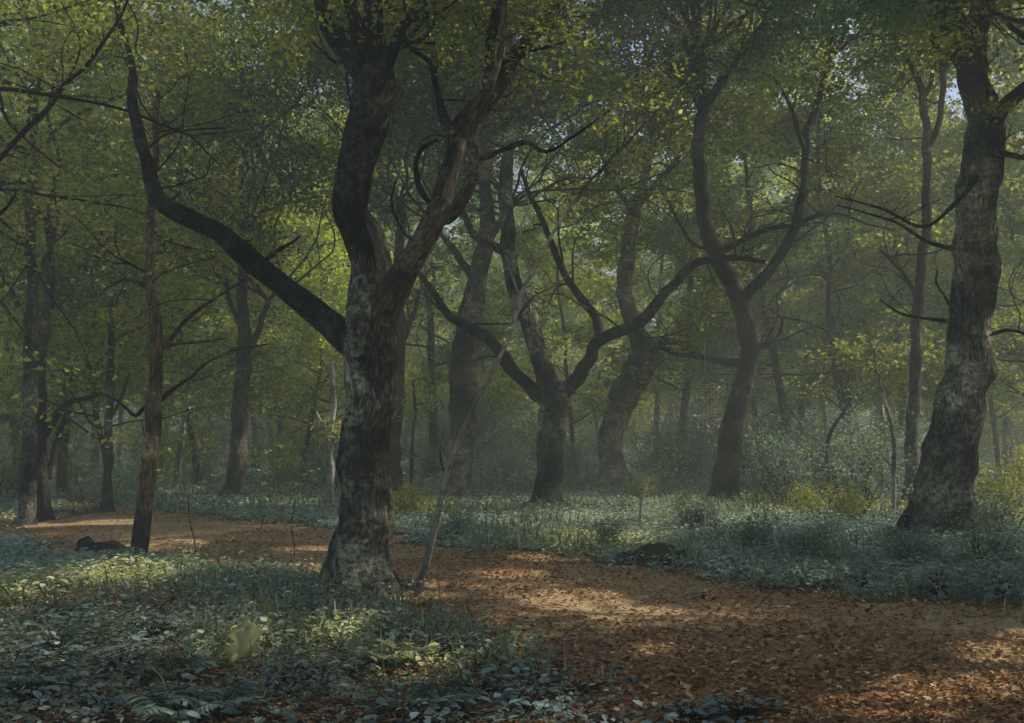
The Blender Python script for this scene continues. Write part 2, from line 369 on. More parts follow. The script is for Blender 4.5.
        A = np.array(anchors); kf = crown.get('keep'); A = A if 'zkeep' not in crown else A[A[:,2]>crown['zkeep']]; A = A if kf is None else A[kf(A)]
        sprays(mb, A, r, crown.get('n',60), crown.get('rad',.5), .4, crown.get('size',.075), crown.get('pal'), tint=crown.get('tint'))
        if mb.v: mb.build('crown', [M['twig'],M['leaf']], root, off)
    return root

# ------------------------------------------------------------------ ground, path
def poly_px(pts): return np.array([gpt(*p) for p in pts])
PATH = poly_px([(62,500),(150,513),(232,520),(330,528),(430,545),(560,556),(640,570),(740,582),(850,598),(1024,612),(1400,640),(2400,760),(1700,1100),(700,1100),
                (655,745),(600,705),(540,670),(480,632),(415,602),(330,582),(240,567),(165,559),(95,555),(20,544),(-100,533),(-80,529),(20,522),(66,512)])
def sdist(x, y, P):
    d = np.full(len(x),1e9); inside = np.zeros(len(x),bool); n = len(P)
    for i in range(n):
        a=P[i]; b=P[(i+1)%n]; e=b-a; w=np.column_stack([x-a[0],y-a[1]]); t=np.clip((w@e)/(e@e),0,1)
        d=np.minimum(d,np.linalg.norm(w-t[:,None]*e,axis=1))
        c=((a[1]>y)!=(b[1]>y)); 
        with np.errstate(divide='ignore',invalid='ignore'): xi=a[0]+(y-a[1])/(b[1]-a[1]+1e-12)*(b[0]-a[0])
        inside ^= (c&(x<xi))
    return np.where(inside,-d,d)
def pathd(x, y):
    p = np.column_stack([x,y,x*0]); return sdist(x,y,PATH)+(.28+.25*np.clip((y-13)/6,0,1))*vnoise(p*1.1,31)+.21*vnoise(p*3.1,32)+.08*vnoise(p*8,33)

def grid_axis(a, b, fine0, fine1, f, c):
    left = np.arange(a,fine0,c); mid = np.arange(fine0,fine1,f); return np.concatenate([left,mid,np.arange(fine1,b+c,c)])
gx = grid_axis(-420,420,-22,22,.12,8); gy = grid_axis(-120,700,-1,42,.12,8)
X,Yg = np.meshgrid(gx,gy); Z = ground_h(X.ravel(),Yg.ravel())
idx = np.arange(X.size).reshape(X.shape); q = np.stack([idx[:-1,:-1],idx[:-1,1:],idx[1:,1:],idx[1:,:-1]],2).reshape(-1,4)
mb = MB(); mb.add(np.column_stack([X.ravel(),Yg.ravel(),Z]), q); tag(mb.build('ground', M['ground']), 'dark mossy woodland floor under the trees', kind='structure')
px_ = np.arange(-9,18,.07); py_ = np.arange(-1,32,.07); X2,Y2 = np.meshgrid(px_,py_); xx,yy = X2.ravel(),Y2.ravel()
pd = pathd(xx,yy); zz = ground_h(xx,yy)+.014-.035*np.clip(-pd-.1,0,.6)/.6*0
zz = zz-np.clip(pd+.05,0,.15)*.25
idx = np.arange(X2.size).reshape(X2.shape); ok = pd.reshape(X2.shape) < .05
qq = np.stack([idx[:-1,:-1],idx[:-1,1:],idx[1:,1:],idx[1:,:-1]],2); okq = ok[:-1,:-1]&ok[:-1,1:]&ok[1:,1:]&ok[1:,:-1]; qq = qq[okq]
used = np.unique(qq); mp = np.zeros(X2.size,int); mp[used]=np.arange(len(used))
mb = MB(); mb.add(np.column_stack([xx,yy,zz])[used], mp[qq]); tag(mb.build('path', M['path']), 'brown leaf-strewn earth path winding through the wood', kind='structure')

# ---- dead leaves on the path and among the plants
r = np.random.default_rng(5)
def scatter(n, y0, y1, powr=1.0, xm=.53):
    y = y0*(y1/y0)**(r.random(n)**powr); x = (r.random(n)*2-1)*(y*xm+.6); return x, y
x,y = scatter(170000, 4.6, 34, 1.1); pd = pathd(x,y); brownspot = vnoise(np.column_stack([x*.5,y*.5,x*0]),41)
yx,yy_=gpt(238,664)
keep = ((pd<.15)&(r.random(len(x))<np.clip(.56+.6*brownspot+np.clip(1+pd*.8,0,1)*.6+.4*(y<7.5),.12,1)))|(((y<9)|(brownspot>.40))&(r.random(len(x))<.5)); x,y = x[keep],y[keep]
z = ground_h(x,y)+.02+r.uniform(0,.022,len(x)); n = r.normal(0,.30,(len(x),3)); n[:,2]+=1
pal = np.array([(.18,.090,.038),(.13,.062,.026),(.25,.155,.076),(.065,.034,.017),(.36,.26,.145),(.23,.125,.050)])
pk = r.choice(6,len(x),p=[.3,.28,.13,.18,.04,.07]); col = 1.75*pal[pk]*np.exp(r.normal(0,.18,(len(x),1)))
mb = MB(); s = .022+.055*r.random(len(x))**1.7; add_leaves(mb, np.column_stack([x,y,z]), n, s, col, r, .66, 0, .12)
tag(mb.build('leaf_litter', M['litter']), 'fallen brown leaves scattered over the path and soil', kind='stuff')

# ---- blue-green ground cover
def cover_ok(x, y, edge=.0):
    pd = pathd(x,y); bs = vnoise(np.column_stack([x*.5,y*.5,x*0]),41)
    dens = np.clip((pd-edge)/.35,0,1)
    dens *= np.where(y<7.6, .18+.35*(bs<0), np.where(y<10,.75,1))*np.where((bs>.5)&(y<40),.35,1)
    dens *= np.where((x>0.1*y+.9)&(y<9), .0, 1)
    yx,yy_=gpt(238,664); dens=dens*(((x-yx)/.17)**2+((y-yy_+.28)/.38)**2>1)
    return r.random(len(x)) < np.maximum(dens, .05*(pd<edge)*(pd>-.5))
def cover_col(x, y, n_per):
    u = vnoise(np.column_stack([x*.33,y*.2,x*0]),51); u2 = vnoise(np.column_stack([x*1.3,y*.9,x*0]),52)
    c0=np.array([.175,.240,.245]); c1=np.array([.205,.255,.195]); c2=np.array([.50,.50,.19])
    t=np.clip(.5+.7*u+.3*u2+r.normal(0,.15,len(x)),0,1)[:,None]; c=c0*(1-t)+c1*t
    c=c*(1+.65*np.clip((y-10)/6,0,1))[:,None]  # leaves lightened with distance, standing in for light missing there
    sun_tint=np.zeros(len(x))
    for (gx_,gy_,a,b) in GAPS: sun_tint=np.maximum(sun_tint,np.exp(-((x-gx_)/(a*1.3))**2-((y-gy_)/(b*1.3))**2))
    c=c*(1-.75*sun_tint[:,None])+c2*.75*sun_tint[:,None]  # sunlit patches painted into the leaf colour at the canopy gaps
    return np.repeat(c*np.exp(r.normal(0,.2,(len(x),1))),n_per,axis=0)*np.exp(r.normal(0,.22,(len(x)*n_per,1)))
def rosettes(mb, x, y, n_per, hgt, size, width=1.0):
    N=len(x); z=ground_h(x,y); a=r.uniform(0,2*pi,(N,n_per)); rad=r.uniform(.02,.13,(N,n_per))*hgt[:,None]*5; el=r.uniform(-.15,.7,(N,n_per))
    h=r.uniform(.25,1,(N,n_per))*hgt[:,None]
    b=np.stack([x[:,None]+np.cos(a)*rad,y[:,None]+np.sin(a)*rad,z[:,None]+h],2).reshape(-1,3)
    d=np.stack([np.cos(a)*np.cos(el),np.sin(a)*np.cos(el),np.sin(el)-.25],2).reshape(-1,3)
    up=np.tile([0,0,1.0],(len(b),1))+r.normal(0,.25,(len(b),3)); sz=(size[:,None]*r.uniform(.6,1.25,(N,n_per))).ravel()
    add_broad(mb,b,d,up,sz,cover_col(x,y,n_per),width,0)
mb = MB()
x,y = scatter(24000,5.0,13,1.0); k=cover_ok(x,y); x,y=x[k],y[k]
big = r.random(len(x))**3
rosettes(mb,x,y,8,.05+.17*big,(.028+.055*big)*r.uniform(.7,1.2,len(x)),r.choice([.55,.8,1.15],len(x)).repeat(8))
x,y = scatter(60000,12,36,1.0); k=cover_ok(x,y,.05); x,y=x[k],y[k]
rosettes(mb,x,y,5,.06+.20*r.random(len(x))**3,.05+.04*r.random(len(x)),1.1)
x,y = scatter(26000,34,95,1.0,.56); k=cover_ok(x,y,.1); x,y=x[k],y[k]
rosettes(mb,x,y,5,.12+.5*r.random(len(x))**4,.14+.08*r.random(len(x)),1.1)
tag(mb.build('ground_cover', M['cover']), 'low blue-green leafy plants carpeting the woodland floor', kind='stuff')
# ---- grass and fine stalks
mb=MB(); x,y=scatter(20000,6.5,60,.9); k=cover_ok(x,y,.0)&(vnoise(np.column_stack([x*.6,y*.4,x*0]),77)>-.1); x,y=x[k],y[k]
N=len(x); z=ground_h(x,y); hh=r.uniform(.08,.26,N)*(1+y/60); a=r.uniform(0,6.28,N); w=.0035+.0006*y
l=np.column_stack([np.cos(a),np.sin(a),a*0])*hh[:,None]*r.uniform(.1,.7,(N,1)); sd=np.column_stack([np.ones(N),np.zeros(N),np.zeros(N)])*w[:,None]
b=np.column_stack([x,y,z]); mid=b+l*.35+np.column_stack([a*0,a*0,hh*.6]); tip=b+l+np.column_stack([a*0,a*0,hh])
v=np.stack([b-sd,b+sd,mid+sd*.8,mid-sd*.8,tip],1).reshape(-1,3); q=(np.array([[0,1,2,3],[3,2,4,4]])[None,:1]+5*np.arange(N)[:,None,None]).reshape(-1,4)
v=np.stack([b-sd,b+sd,mid+sd*.8,mid-sd*.8, mid-sd*.8,mid+sd*.8,tip+sd*.2,tip-sd*.2],1).reshape(-1,3); q=np.arange(8*N).reshape(-1,4)
gc=np.array([.18,.21,.125])*np.exp(r.normal(0,.35,(N,1)))*np.array([1,1,1]); mb.add(v,q,np.repeat(gc,8,axis=0),0,smooth=False)
tag(mb.build('grass', M['cover']), 'fine grass blades and stalks among the ground plants', kind='stuff')

# ------------------------------------------------------------------ the named trees
OAKPAL={'green':3,'olive':3,'dark':2,'yellow':.8,'rust':.3}
CULL=True
# the main oak, left of the middle
tree('oak_tree','large dark oak left of the path with a long limb reaching left','tree',None,11.6,
 [(362,600,34),(362,575,31),(366,520,28),(368,450,27),(372,390,28),(372,340,26),(370,290,25),(364,245,23),(352,205,20),(352,165,20,.1),(366,120,21,.1),(374,85,20,.1),(376,68,17,.1)],
 [[(376,366,15,.02),(362,349,18),(330,322,15),(300,298,14),(262,266,13),(222,236,11.5),(185,217,10),(160,200,9),(151,178,7.5),(147,158,6.5),(140,138,7),(135,115,6.5),(133,92,6),(131,60,3.5,.2),(120,20,2.5,.4),(112,-40,2,.6)],
  [(372,338,17,.04),(394,292,17,-.18),(414,258,15,-.45),(432,226,14,-.5),(444,196,12,-.5),(452,160,11,-.4),(462,125,12,-.2),(486,98,12,0),(508,66,10,.2),(532,36,8,.4),(556,0,7,.6),(570,-50,5,.8)],
  [(436,222,9,-.5),(456,210,8,-.6),(468,190,8,-.7),(474,160,7,-.8),(472,128,6,-.9),(486,95,5,-1),(500,50,4,-1),(505,-30,3,-1)],
  [(474,162,4,-.8),(492,154,3.2,-.85),(512,146,3,-.9),(528,142,3,-.9),(545,152,2,-.9),(575,135,1.5,-1),(610,110,1,-1)],
  [(453,135,6,-.4),(443,112,5,-.3),(436,84,4,-.2),(430,62,3,-.1),(412,48,2.4,0),(402,36,2,0),(405,10,1.5,0),(398,-20,1,0)],
  [(432,205,4,-.5),(420,190,3.2,-.5),(415,165,3,-.45),(422,148,2.6,-.4),(436,140,1.6,-.4)],
  [(372,84,13,.1),(352,58,12,.1),(334,36,10,.15),(324,14,8,.2),(316,-18,7,.3),(300,-70,5,.4)],
  [(374,80,10,.2),(358,40,7,.3),(350,10,6,.4),(346,-40,5,.5)],
  [(378,80,10,.1),(392,52,8,0),(402,28,6,-.1),(420,8,4,-.2),(445,-14,3,-.3)],
  [(352,58,3,.1),(335,62,2,.1),(322,50,1.4,.1),(312,42,1,.1)],
  [(420,250,3,-.5),(404,230,2.2,-.5),(392,205,1.8,-.5),(396,180,1,-.5)],
  [(262,262,3.5),(276,252,2.5,-.1),(290,244,1.6,-.2),(300,236,1,-.2)],
  [(556,0,7,.6),(590,-60,6,.8),(660,-120,5,1.2),(760,-170,4,1.6),(880,-215,3,2)],[(486,98,6,0),(500,0,6,-.4),(560,-90,5,-1),(680,-150,4,-1.6),(820,-190,3,-2)],[(348,0,6,.4),(330,-90,5,1.2),(360,-200,4,2.4),(420,-280,3,3)],[(318,-18,6,.3),(250,-110,5,-.4),(170,-190,4,-.8),(80,-260,3,-1)],[(404,-10,5,0),(450,-120,5,0),(540,-230,4,.3),(700,-300,3,.5)],  # high limbs added out of view so the crown shades the path
  [(146,150,2),(165,135,1.4),(190,130,1,.1),(225,128,.8,.1)]],
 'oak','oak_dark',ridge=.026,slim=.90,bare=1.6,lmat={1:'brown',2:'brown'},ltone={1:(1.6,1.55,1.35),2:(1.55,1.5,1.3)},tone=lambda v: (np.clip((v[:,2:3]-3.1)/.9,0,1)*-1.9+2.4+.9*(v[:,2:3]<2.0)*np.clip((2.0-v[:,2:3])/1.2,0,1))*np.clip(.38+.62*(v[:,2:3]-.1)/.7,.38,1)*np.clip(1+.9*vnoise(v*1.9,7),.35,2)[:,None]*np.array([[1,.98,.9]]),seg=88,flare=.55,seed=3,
 crown=dict(rise=.75,zmin=5.2,twigs=.8,ntop=6,n=50,rad=.46,size=.066,pal=OAKPAL,len=.9,keep=lambda c:(c[:,2]>4.6)),
 bumps=[(396,384,20,6,-.2),(350,480,18,3,-.3),(352,350,16,5,-.2)])
# centre oak
tree('oak_tree','spreading oak in the centre with three crooked limbs','tree',None,25.9,
 [(547,510,18),(549,490,16),(551,455,15.5),(552,420,15.5),(551,396,17),(541,362,12),(530,325,11),(519,292,10),(510,262,9.5),(506,225,8.5),(507,180,8),(511,140,7),(516,100,6),(512,55,5),(508,0,4)],
 [[(548,404,11),(524,383,8.5),(508,366,8),(492,343,7,-.4),(470,328,6,-.6),(452,318,5,-.8),(438,300,4.5,-1),(426,282,3.5,-1),(415,270,2.5,-1)],
  [(556,402,12),(574,382,9.5),(588,362,8.5,-.3),(597,343,8,-.5),(617,332,8,-.8),(640,322,7.5,-1),(660,300,7,-1.2),(680,278,6,-1.4),(700,262,5,-1.5),(735,258,3.5,-1.5),(765,262,2,-1.5)],
  [(598,338,6,-.5),(594,318,5.5,-.5),(578,294,5,-.3),(562,270,4.5,0),(552,245,4,.2),(540,215,3.5,.4),(528,192,3,.6),(522,170,2,.6)],
  [(510,255,7),(495,246,5.5),(478,238,4.5,-.2),(468,226,3.5,-.4),(458,205,2.5,-.4),(440,190,1.5,-.4)],
  [(508,150,4),(525,118,3.5),(545,100,3),(575,80,2.5),(600,50,2)]],
 'oak','oak_dark',ridge=.026,bare=.9,tone=lambda v: np.clip(1.7+2.8*vnoise(v*1.9,8),.35,5.5)[:,None]*np.array([[1,.97,.88]]),seg=48,flare=.35,seed=8,crown=dict(zkeep=9.4,zmin=8.6,twigs=.5,ntop=12,n=75,rad=.7,size=.10,len=1.5,pal={'green':3,'olive':3,'yellow':1.4,'dark':1.5,'rust':.3}))
tree('oak_tree','pale twisted oak standing just right of the centre oak','tree',None,35,
 [(614,492,20),(613,470,16),(612,440,14),(618,408,15),(634,376,17),(646,350,14),(636,325,10),(627,300,9.5),(626,265,9.5),(630,235,9),(634,212,8),(640,195,5),(650,150,4),(655,100,3)],
 [[(640,352,10),(655,346,7),(668,340,5,-.3),(690,345,3,-.5)],[(633,212,4),(622,195,3),(612,180,2.4),(600,150,2)],[(636,208,5),(650,190,4),(668,170,3),(690,140,2)]],
 'grey',None,ridge=.02,bare=.8,tone=lambda v: np.clip(1.8+1.2*vnoise(v*1.1,9)+1.8*np.clip((v[:,2]-5.6)/.8,0,1),.4,4.5)[:,None]*np.array([[1,.92,.78]]),seg=44,flare=.4,rough=.16,seed=14,crown=dict(zmin=10.0,twigs=.4,ntop=12,n=90,rad=.9,size=.13,len=1.8))  # tone lightens the upper trunk as if sun struck it
tree('oak_tree','forked dark oak between the twisted oak and the big right trunk','tree',None,28,
 [(722,506,17),(726,475,14),(732,430,12.5),(741,390,12),(748,358,11.5),(747,325,11),(738,298,12),(724,272,10),(712,245,9),(704,212,8.5),(700,175,8),(698,140,7),(702,100,6),(700,50,5)],
 [[(738,304,8),(756,286,7,-.3),(776,262,6.5,-.5),(792,236,6,-.6),(801,205,6,-.6),(804,170,5.5,-.5),(806,135,5,-.4),(818,105,4.5,-.3),(828,60,4,-.3)],
  [(702,110,6),(735,60,5,.4),(765,20,4.5,.6),(790,-30,4,.6)],[(702,90,6),(685,40,5,.3),(655,0,4.5,.4),(640,-50,4,.5)],
  [(805,150,3.5,-.5),(796,125,3,-.5),(790,105,2.5,-.6),(775,80,2,-.6)],
  [(716,255,5),(735,244,4,-.4),(752,236,3.6,-.6),(772,228,3,-.8),(790,226,2,-.9)],
  [(745,362,6),(722,362,4,-.3),(700,357,3.6,-.5),(680,354,3.2,-.7),(660,348,3,-.8),(642,352,2,-.8)],
  [(796,226,3,-.6),(815,216,2.6,-.8),(840,214,2.2,-1),(868,224,1.6,-1),(895,230,1,-1)],
  [(752,348,3),(768,344,2.2,-.2),(780,332,2,-.4),(782,318,1.6,-.5),(772,310,1.2,-.5)],
  [(712,250,3),(695,245,2.2),(680,225,1.8,-.2),(668,200,1.4,-.2)]],
 'oak_dark',None,ridge=.018,bare=1.0,tone=lambda v: np.clip(1.2+1.3*vnoise(v*1.3,9),.4,3.6)[:,None]*np.array([[1,.95,.85]]),seg=44,flare=.4,seed=22,crown=dict(zmin=9.6,zkeep=9.9,rise=.7,twigs=.8,ntop=15,n=130,rad=.8,size=.10,len=1.6,pal={'teal':5,'dark':1.5,'blue':2,'green':1}))
tree('oak_tree','massive broad grey oak at the right with a gnarled foot','tree',None,18.2,
 [(944,543,32),(946,520,30),(950,480,29),(955,440,28.5),(962,395,26),(968,350,25),(972,300,24.5),(974,250,24),(976,205,22),(981,165,22),(984,130,20),(978,95,17),(970,62,16),(974,35,14),(985,0,12),(1000,-60,9)],
 [[(985,0,12),(945,-80,9,.3),(880,-140,7,.6),(800,-175,6,.8)],[(974,40,10),(940,-10,7,.4),(890,-50,6,.8),(840,-70,5.2,1)],[(982,140,14),(1002,112,9,-.2),(1024,92,8,-.4),(1060,60,6,-.6)],
  [(968,75,11,.1),(956,48,8,.3),(944,22,6,.4),(935,-20,4,.6)],
  [(978,175,4,-.8),(962,196,3,-1.1),(925,226,2.2,-1.3),(880,208,1.6,-1.5),(835,196,1,-1.6)],
  [(955,250,3,-.7),(925,240,2.2,-1),(895,222,1.6,-1.2),(862,212,1.2,-1.3),(838,205,1,-1.3)],
  [(952,322,3,-.7),(930,319,2,-.9),(902,314,1.5,-1.2),(880,300,1,-1.3)],
  [(956,316,2,-.7),(944,295,1.5,-.9),(936,282,1.2,-1),(938,270,.8,-1)],
  
  [(990,150,4,-.5),(1010,155,3,-.7),(1040,162,2,-.9)],[(990,335,2.6,-.5),(1010,330,2,-.7),(1035,338,1.4,-.9)]],
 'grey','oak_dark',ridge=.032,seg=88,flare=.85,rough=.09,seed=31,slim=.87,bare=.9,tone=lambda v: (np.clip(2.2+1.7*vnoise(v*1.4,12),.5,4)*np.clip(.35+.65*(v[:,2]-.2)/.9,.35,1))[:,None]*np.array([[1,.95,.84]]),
 bumps=[(928,432,26,8,-.5),(994,372,12,5,-.2)],
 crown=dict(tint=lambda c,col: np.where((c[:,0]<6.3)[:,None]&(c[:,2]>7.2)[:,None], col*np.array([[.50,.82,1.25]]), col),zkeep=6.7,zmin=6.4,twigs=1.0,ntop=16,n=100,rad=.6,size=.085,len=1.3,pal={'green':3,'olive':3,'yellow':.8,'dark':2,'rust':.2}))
# slim tree on the left
tree('beech_tree','slim brown tree at left with thin forked branches near the dark stump','tree',None,15,
 [(139,560,11),(142,530,10.5),(147,480,10),(151,430,9.5),(154,390,9),(156,350,8.5),(155,315,7.5),(151,290,6.5),(150,250,5),(152,200,4),(156,150,3.5),(158,90,3)],
 [[(158,352,4),(172,338,3),(190,316,2.6,-.2),(216,298,2,-.4),(244,280,1.3,-.5)],
  [(156,404,3.6),(172,390,2.8),(192,376,2.4,-.2),(208,362,2,-.4),(236,350,1.4,-.5),(268,344,1,-.5)],
  [(148,402,2.8),(136,416,2.4,.1),(127,409,2,.1),(112,398,1.7,.1),(92,392,1.2,.2)],
  [(152,292,4),(138,282,3),(122,280,2),(105,290,1.2)],[(160,350,2.4),(176,344,2),(200,342,1.4),(225,338,.9)]],
 'brown',None,ridge=.008,bare=1.2,slim=.78,tone=lambda v: np.clip(1.8+.8*vnoise(v*2.4,12),.6,3)[:,None]*np.array([[1.1,.95,.82]]),seg=32,flare=.35,seed=41,crown=dict(zmin=3.3,twigs=1.6,ntop=6,n=34,rad=.42,size=.065,len=.8,pal={'green':3,'olive':3,'yellow':1,'rust':.5,'dark':1}))
tree('beech_tree','grey trunk nearest the left edge with a white patch at its foot','tree','paired grey trunks at the left',20.5,
 [(24,534,11),(26,510,9.5),(29,470,9),(30,420,8.5),(30,360,8),(34,300,7),(30,230,6),(34,150,5)],
 [[(30,330,4),(10,290,3),(-15,240,2)],[(32,290,4),(50,250,3),(60,200,2)]],'grey',None,ridge=.008,seg=32,flare=.45,seed=43,crown=dict(zmin=4.6,twigs=.9,ntop=5,n=50,rad=.6,size=.085,len=1.2))
tree('beech_tree','darker twin trunk close behind the grey leftmost trunk','tree','paired grey trunks at the left',21.5,
 [(46,531,10),(44,505,8),(40,460,7.5),(39,410,7),(42,350,6.5),(50,290,5.5),(48,220,4.5)],
 [[(42,440,5),(56,415,4.4,.2),(70,402,3.6,.3),(86,398,3,.4),(105,392,2,.4)],[(50,480,4,.2),(58,440,4,.4),(66,415,3,.6),(64,385,2,.8)]],'brown',None,ridge=.008,seg=28,flare=.4,seed=45,crown=dict(zmin=5.0,twigs=.8,ntop=4,n=50,rad=.6,size=.085,len=1.2))
tree('oak_tree','tall straight grey-brown trunk behind the main oak to its right','tree',None,30,
 [(458,503,16),(459,480,14),(461,440,14.5),(464,390,15.5),(467,340,15),(474,300,14),(481,270,12),(488,230,10),(485,180,8),(492,130,6)],
 [[(478,285,7),(462,262,5),(446,240,4),(436,225,3)],[(484,250,6),(498,225,4),(512,205,3)]],'brown',None,ridge=.018,tone=lambda v: np.clip(2.2+.8*vnoise(v*1.4,12),.6,3.4)[:,None]*np.array([[1,1,.97]]),seg=36,flare=.35,seed=51,crown=dict(zmin=7.5,twigs=.5,ntop=14,n=80,rad=.85,size=.115,len=1.8))
tree('oak_tree','pale-streaked trunk standing alone left of the main oak','tree',None,29,
 [(231,505,14),(233,490,11),(238,455,10.5),(241,420,10),(243,385,9),(246,340,7.5),(243,290,6),(246,230,5)],
 [[(244,360,5),(258,330,4),(268,300,3)],[(243,330,4),(230,300,3),(224,270,2)]],'brown',None,ridge=.01,seg=32,flare=.6,seed=53,crown=dict(zmin=5.6,twigs=.8,ntop=6,n=60,rad=.8,size=.11,len=1.6))
tree('oak_tree','reddish trunk half hidden behind the right side of the main oak','tree',None,31,
 [(392,500,12),(392,480,10),(394,440,9),(398,390,8),(400,340,7),(398,280,6),(402,200,5)],[[(398,350,4),(412,320,3),(420,290,2)]],'red',None,ridge=.01,seg=28,flare=.5,seed=55,crown=dict(zmin=6.6,twigs=.7,ntop=6,n=60,rad=.8,size=.11,len=1.6))
tree('beech_tree','thin dark tree beyond the path bend, left of the slim brown tree','tree',None,24,
 [(106,514,8),(107,495,6),(109,450,5),(110,410,4.6),(112,360,4),(110,300,3)],[[(110,420,2.5),(122,395,2),(130,370,1.4)]],'brown',None,ridge=.004,seg=20,flare=.5,seed=57,crown=dict(zmin=3.6,twigs=1.2,ntop=5,n=50,rad=.6,size=.09,len=1.1))
tree('oak_tree','slim dark tree with broken forked top behind the left side of the big right trunk','tree',None,27,
 [(908,506,9),(910,470,7.5),(913,400,7),(918,300,6),(926,220,5.5),(926,150,5),(922,100,4.5),(912,68,3.6),(898,46,2.4),(890,30,1.5)],
 [[(926,150,4),(940,120,3.8),(942,70,3.4),(928,44,2.6),(912,36,1.6)],[(942,75,3),(952,50,2.4),(948,20,1.8)],[(922,100,3),(932,80,2.4),(930,60,1.6)],[(918,300,3),(900,270,2.4),(880,250,1.6)]],'brown','oak_dark',ridge=.01,seg=28,flare=.4,bare=.8,seed=58,crown=dict(zkeep=9.5,zmin=8.0,twigs=.8,ntop=6,n=50,rad=.7,size=.10,len=1.3))
# slender pale stem leaning in front of the middle
tree('sapling','thin pale leaning sapling beside the foot of the main oak','sapling',None,11.0,
 [(414,607,4.4),(421,580,4),(430,548,3.8),(437,515,3.4),(446,478,3.2),(458,440,3),(476,400,2.8),(496,365,2.6),(512,330,2.5),(520,295,2.3),(538,262,2.1),(556,228,1.9),(575,200,1.7),(602,168,1.5),(630,140,1.3),(650,115,1)],
 [[(446,480,2),(440,450,1.6),(446,420,1.3),(438,395,1)],[(520,296,1.8),(506,262,1.4),(488,236,1.1),(470,222,.8)],[(538,262,1.4),(520,232,1.2),(528,205,1),(520,180,.7)],
  [(556,228,1.4),(574,224,1),(600,205,.8),(640,200,.6)],[(512,330,1.4),(530,300,1.1),(560,282,.9),(580,262,.6)]],
 'pale',None,ridge=.002,slim=.85,tone=lambda v: np.clip(1.1+.4*vnoise(v*3,12),.5,1.2)[:,None]*np.array([[1,.93,.82]]),seg=12,flare=.3,seed=61,rough=.08,crown=dict(zmin=4.2,twigs=1.0,ntop=2,n=20,rad=.3,size=.05,len=.5,pal={'olive':2,'yellow':1,'green':2}))
# tree left of the picture whose boughs come in at the top left
tree('beech_tree','tree off the left edge whose thin bare boughs cross the upper left','tree',None,9.5,
 [(-75,625,20),(-72,560,17),(-66,470,16),(-60,380,15),(-62,300,13),(-58,200,11),(-62,100,9),(-60,0,7),(-58,-90,6)],
 [[(-60,230,6),(-30,196,4.4),(0,160,3.6),(26,130,3.2),(50,106,3),(66,84,2.6),(86,66,2.4),(104,42,2.2),(120,20,1.9),(132,-8,1.5)],
  [(-60,110,4.5),(-25,94,3),(0,89,2.6),(28,92,2.3),(60,97,2.2),(96,103,2),(130,112,1.8),(160,124,1.6),(190,136,1.4),(206,152,1),(222,166,.7)],
  [(190,136,1.2),(215,133,1),(250,130,.7)],[(128,2,1.3),(138,25,1.1),(136,50,.9),(144,60,.6)],[(0,92,1.6),(6,120,1.3),(24,138,1),(50,160,.9),(75,176,.6)],
  [(66,84,1.3),(80,50,1),(74,25,.8),(60,0,.7)],[(-62,330,6),(-40,270,4),(-10,225,3),(10,205,2),(18,190,1.3)]],
 'brown','twig',ridge=.006,seg=28,flare=.4,seed=71,crown=dict(zmin=4.4,twigs=.55,ntop=6,n=26,rad=.36,size=.05,len=.8,pal=OAKPAL))

# pale birches and slender saplings, each traced where it stands
def stem(label, Y, pts, matn, cat='sapling', name='sapling', group=None, sub=(), seed=0, leaves=10, size=.07, sl=None):
    return tree(name,label,cat,group,Y,pts,list(sub),matn,None,ridge=0,rough=.06,flare=.2,seg=10,slim=sl or (.62 if matn!='pale' else 1.15),seed=seed,crown=dict(zmin=min(1.3,.5*at(0,pts[-1][1],Y)[2]),twigs=.9,ntop=2,n=leaves,rad=.35,size=size,len=.5,pal={'olive':2,'yellow':1.2,'green':2}))
stem('white birch stem left of the main oak trunk',27,[(331,478,3.5),(331,450,3.2),(333,420,3),(334,396,2.4),(330,360,2)],'pale','birch','birch_tree',sub=[[(331,440,2),(322,425,1.6),(316,412,1)]],seed=81,leaves=24)
stem('thin white birch stem right of the slim brown tree',33,[(174,492,3.4),(177,470,3),(181,446,2.6),(183,420,2),(188,380,1.6)],'pale','birch','birch_tree',seed=82,leaves=24)
stem('small grey-white birch stem midway between the lone trunk and the white birch',38,[(277,474,3),(277,455,2.8),(279,432,2.4),(278,405,2),(280,380,1.4)],'pale','birch','birch_tree',seed=83,leaves=24)
stem('pale crooked sapling left of the big right trunk with a tall bent top',24,[(893,512,2.2),(894,480,2),(895,450,2),(892,425,1.8),(884,400,1.6),(878,375,1.3),(874,350,1)],'pale',sub=[[(895,470,1.3),(885,460,1),(878,450,.8)]],seed=84,size=.06)
stem('pale leaning sapling bending right over the bluish bushes',25,[(831,510,2),(829,480,2),(827,450,1.8),(832,430,1.6),(844,412,1.4),(855,395,1)],'pale',seed=85,size=.06)
stem('short pale forked sapling among the bluish bushes',25,[(848,512,2),(850,485,1.8),(856,460,1.5),(862,445,1)],'pale',sub=[[(850,485,1.2),(842,470,1)]],seed=86,size=.06)
stem('spindly thin sapling in the ground plants left of the path bend',14.2,[(196,566,2.2),(195,545,2),(190,520,1.6),(188,495,1.2)],'grey',sl=.38,leaves=26,seed=87,size=.04)
stem('spindly thin sapling just left of the main oak foot',13.4,[(294,574,2.2),(295,550,1.8),(292,525,1.6),(296,500,1)],'grey',sl=.38,leaves=26,seed=88,size=.04)
stem('thin dead pale stem at the path edge below the forked oak',14.5,[(785,572,1.6),(782,556,1.4),(776,542,1.1),(774,530,.8)],'pale',seed=89,leaves=1,size=.03)
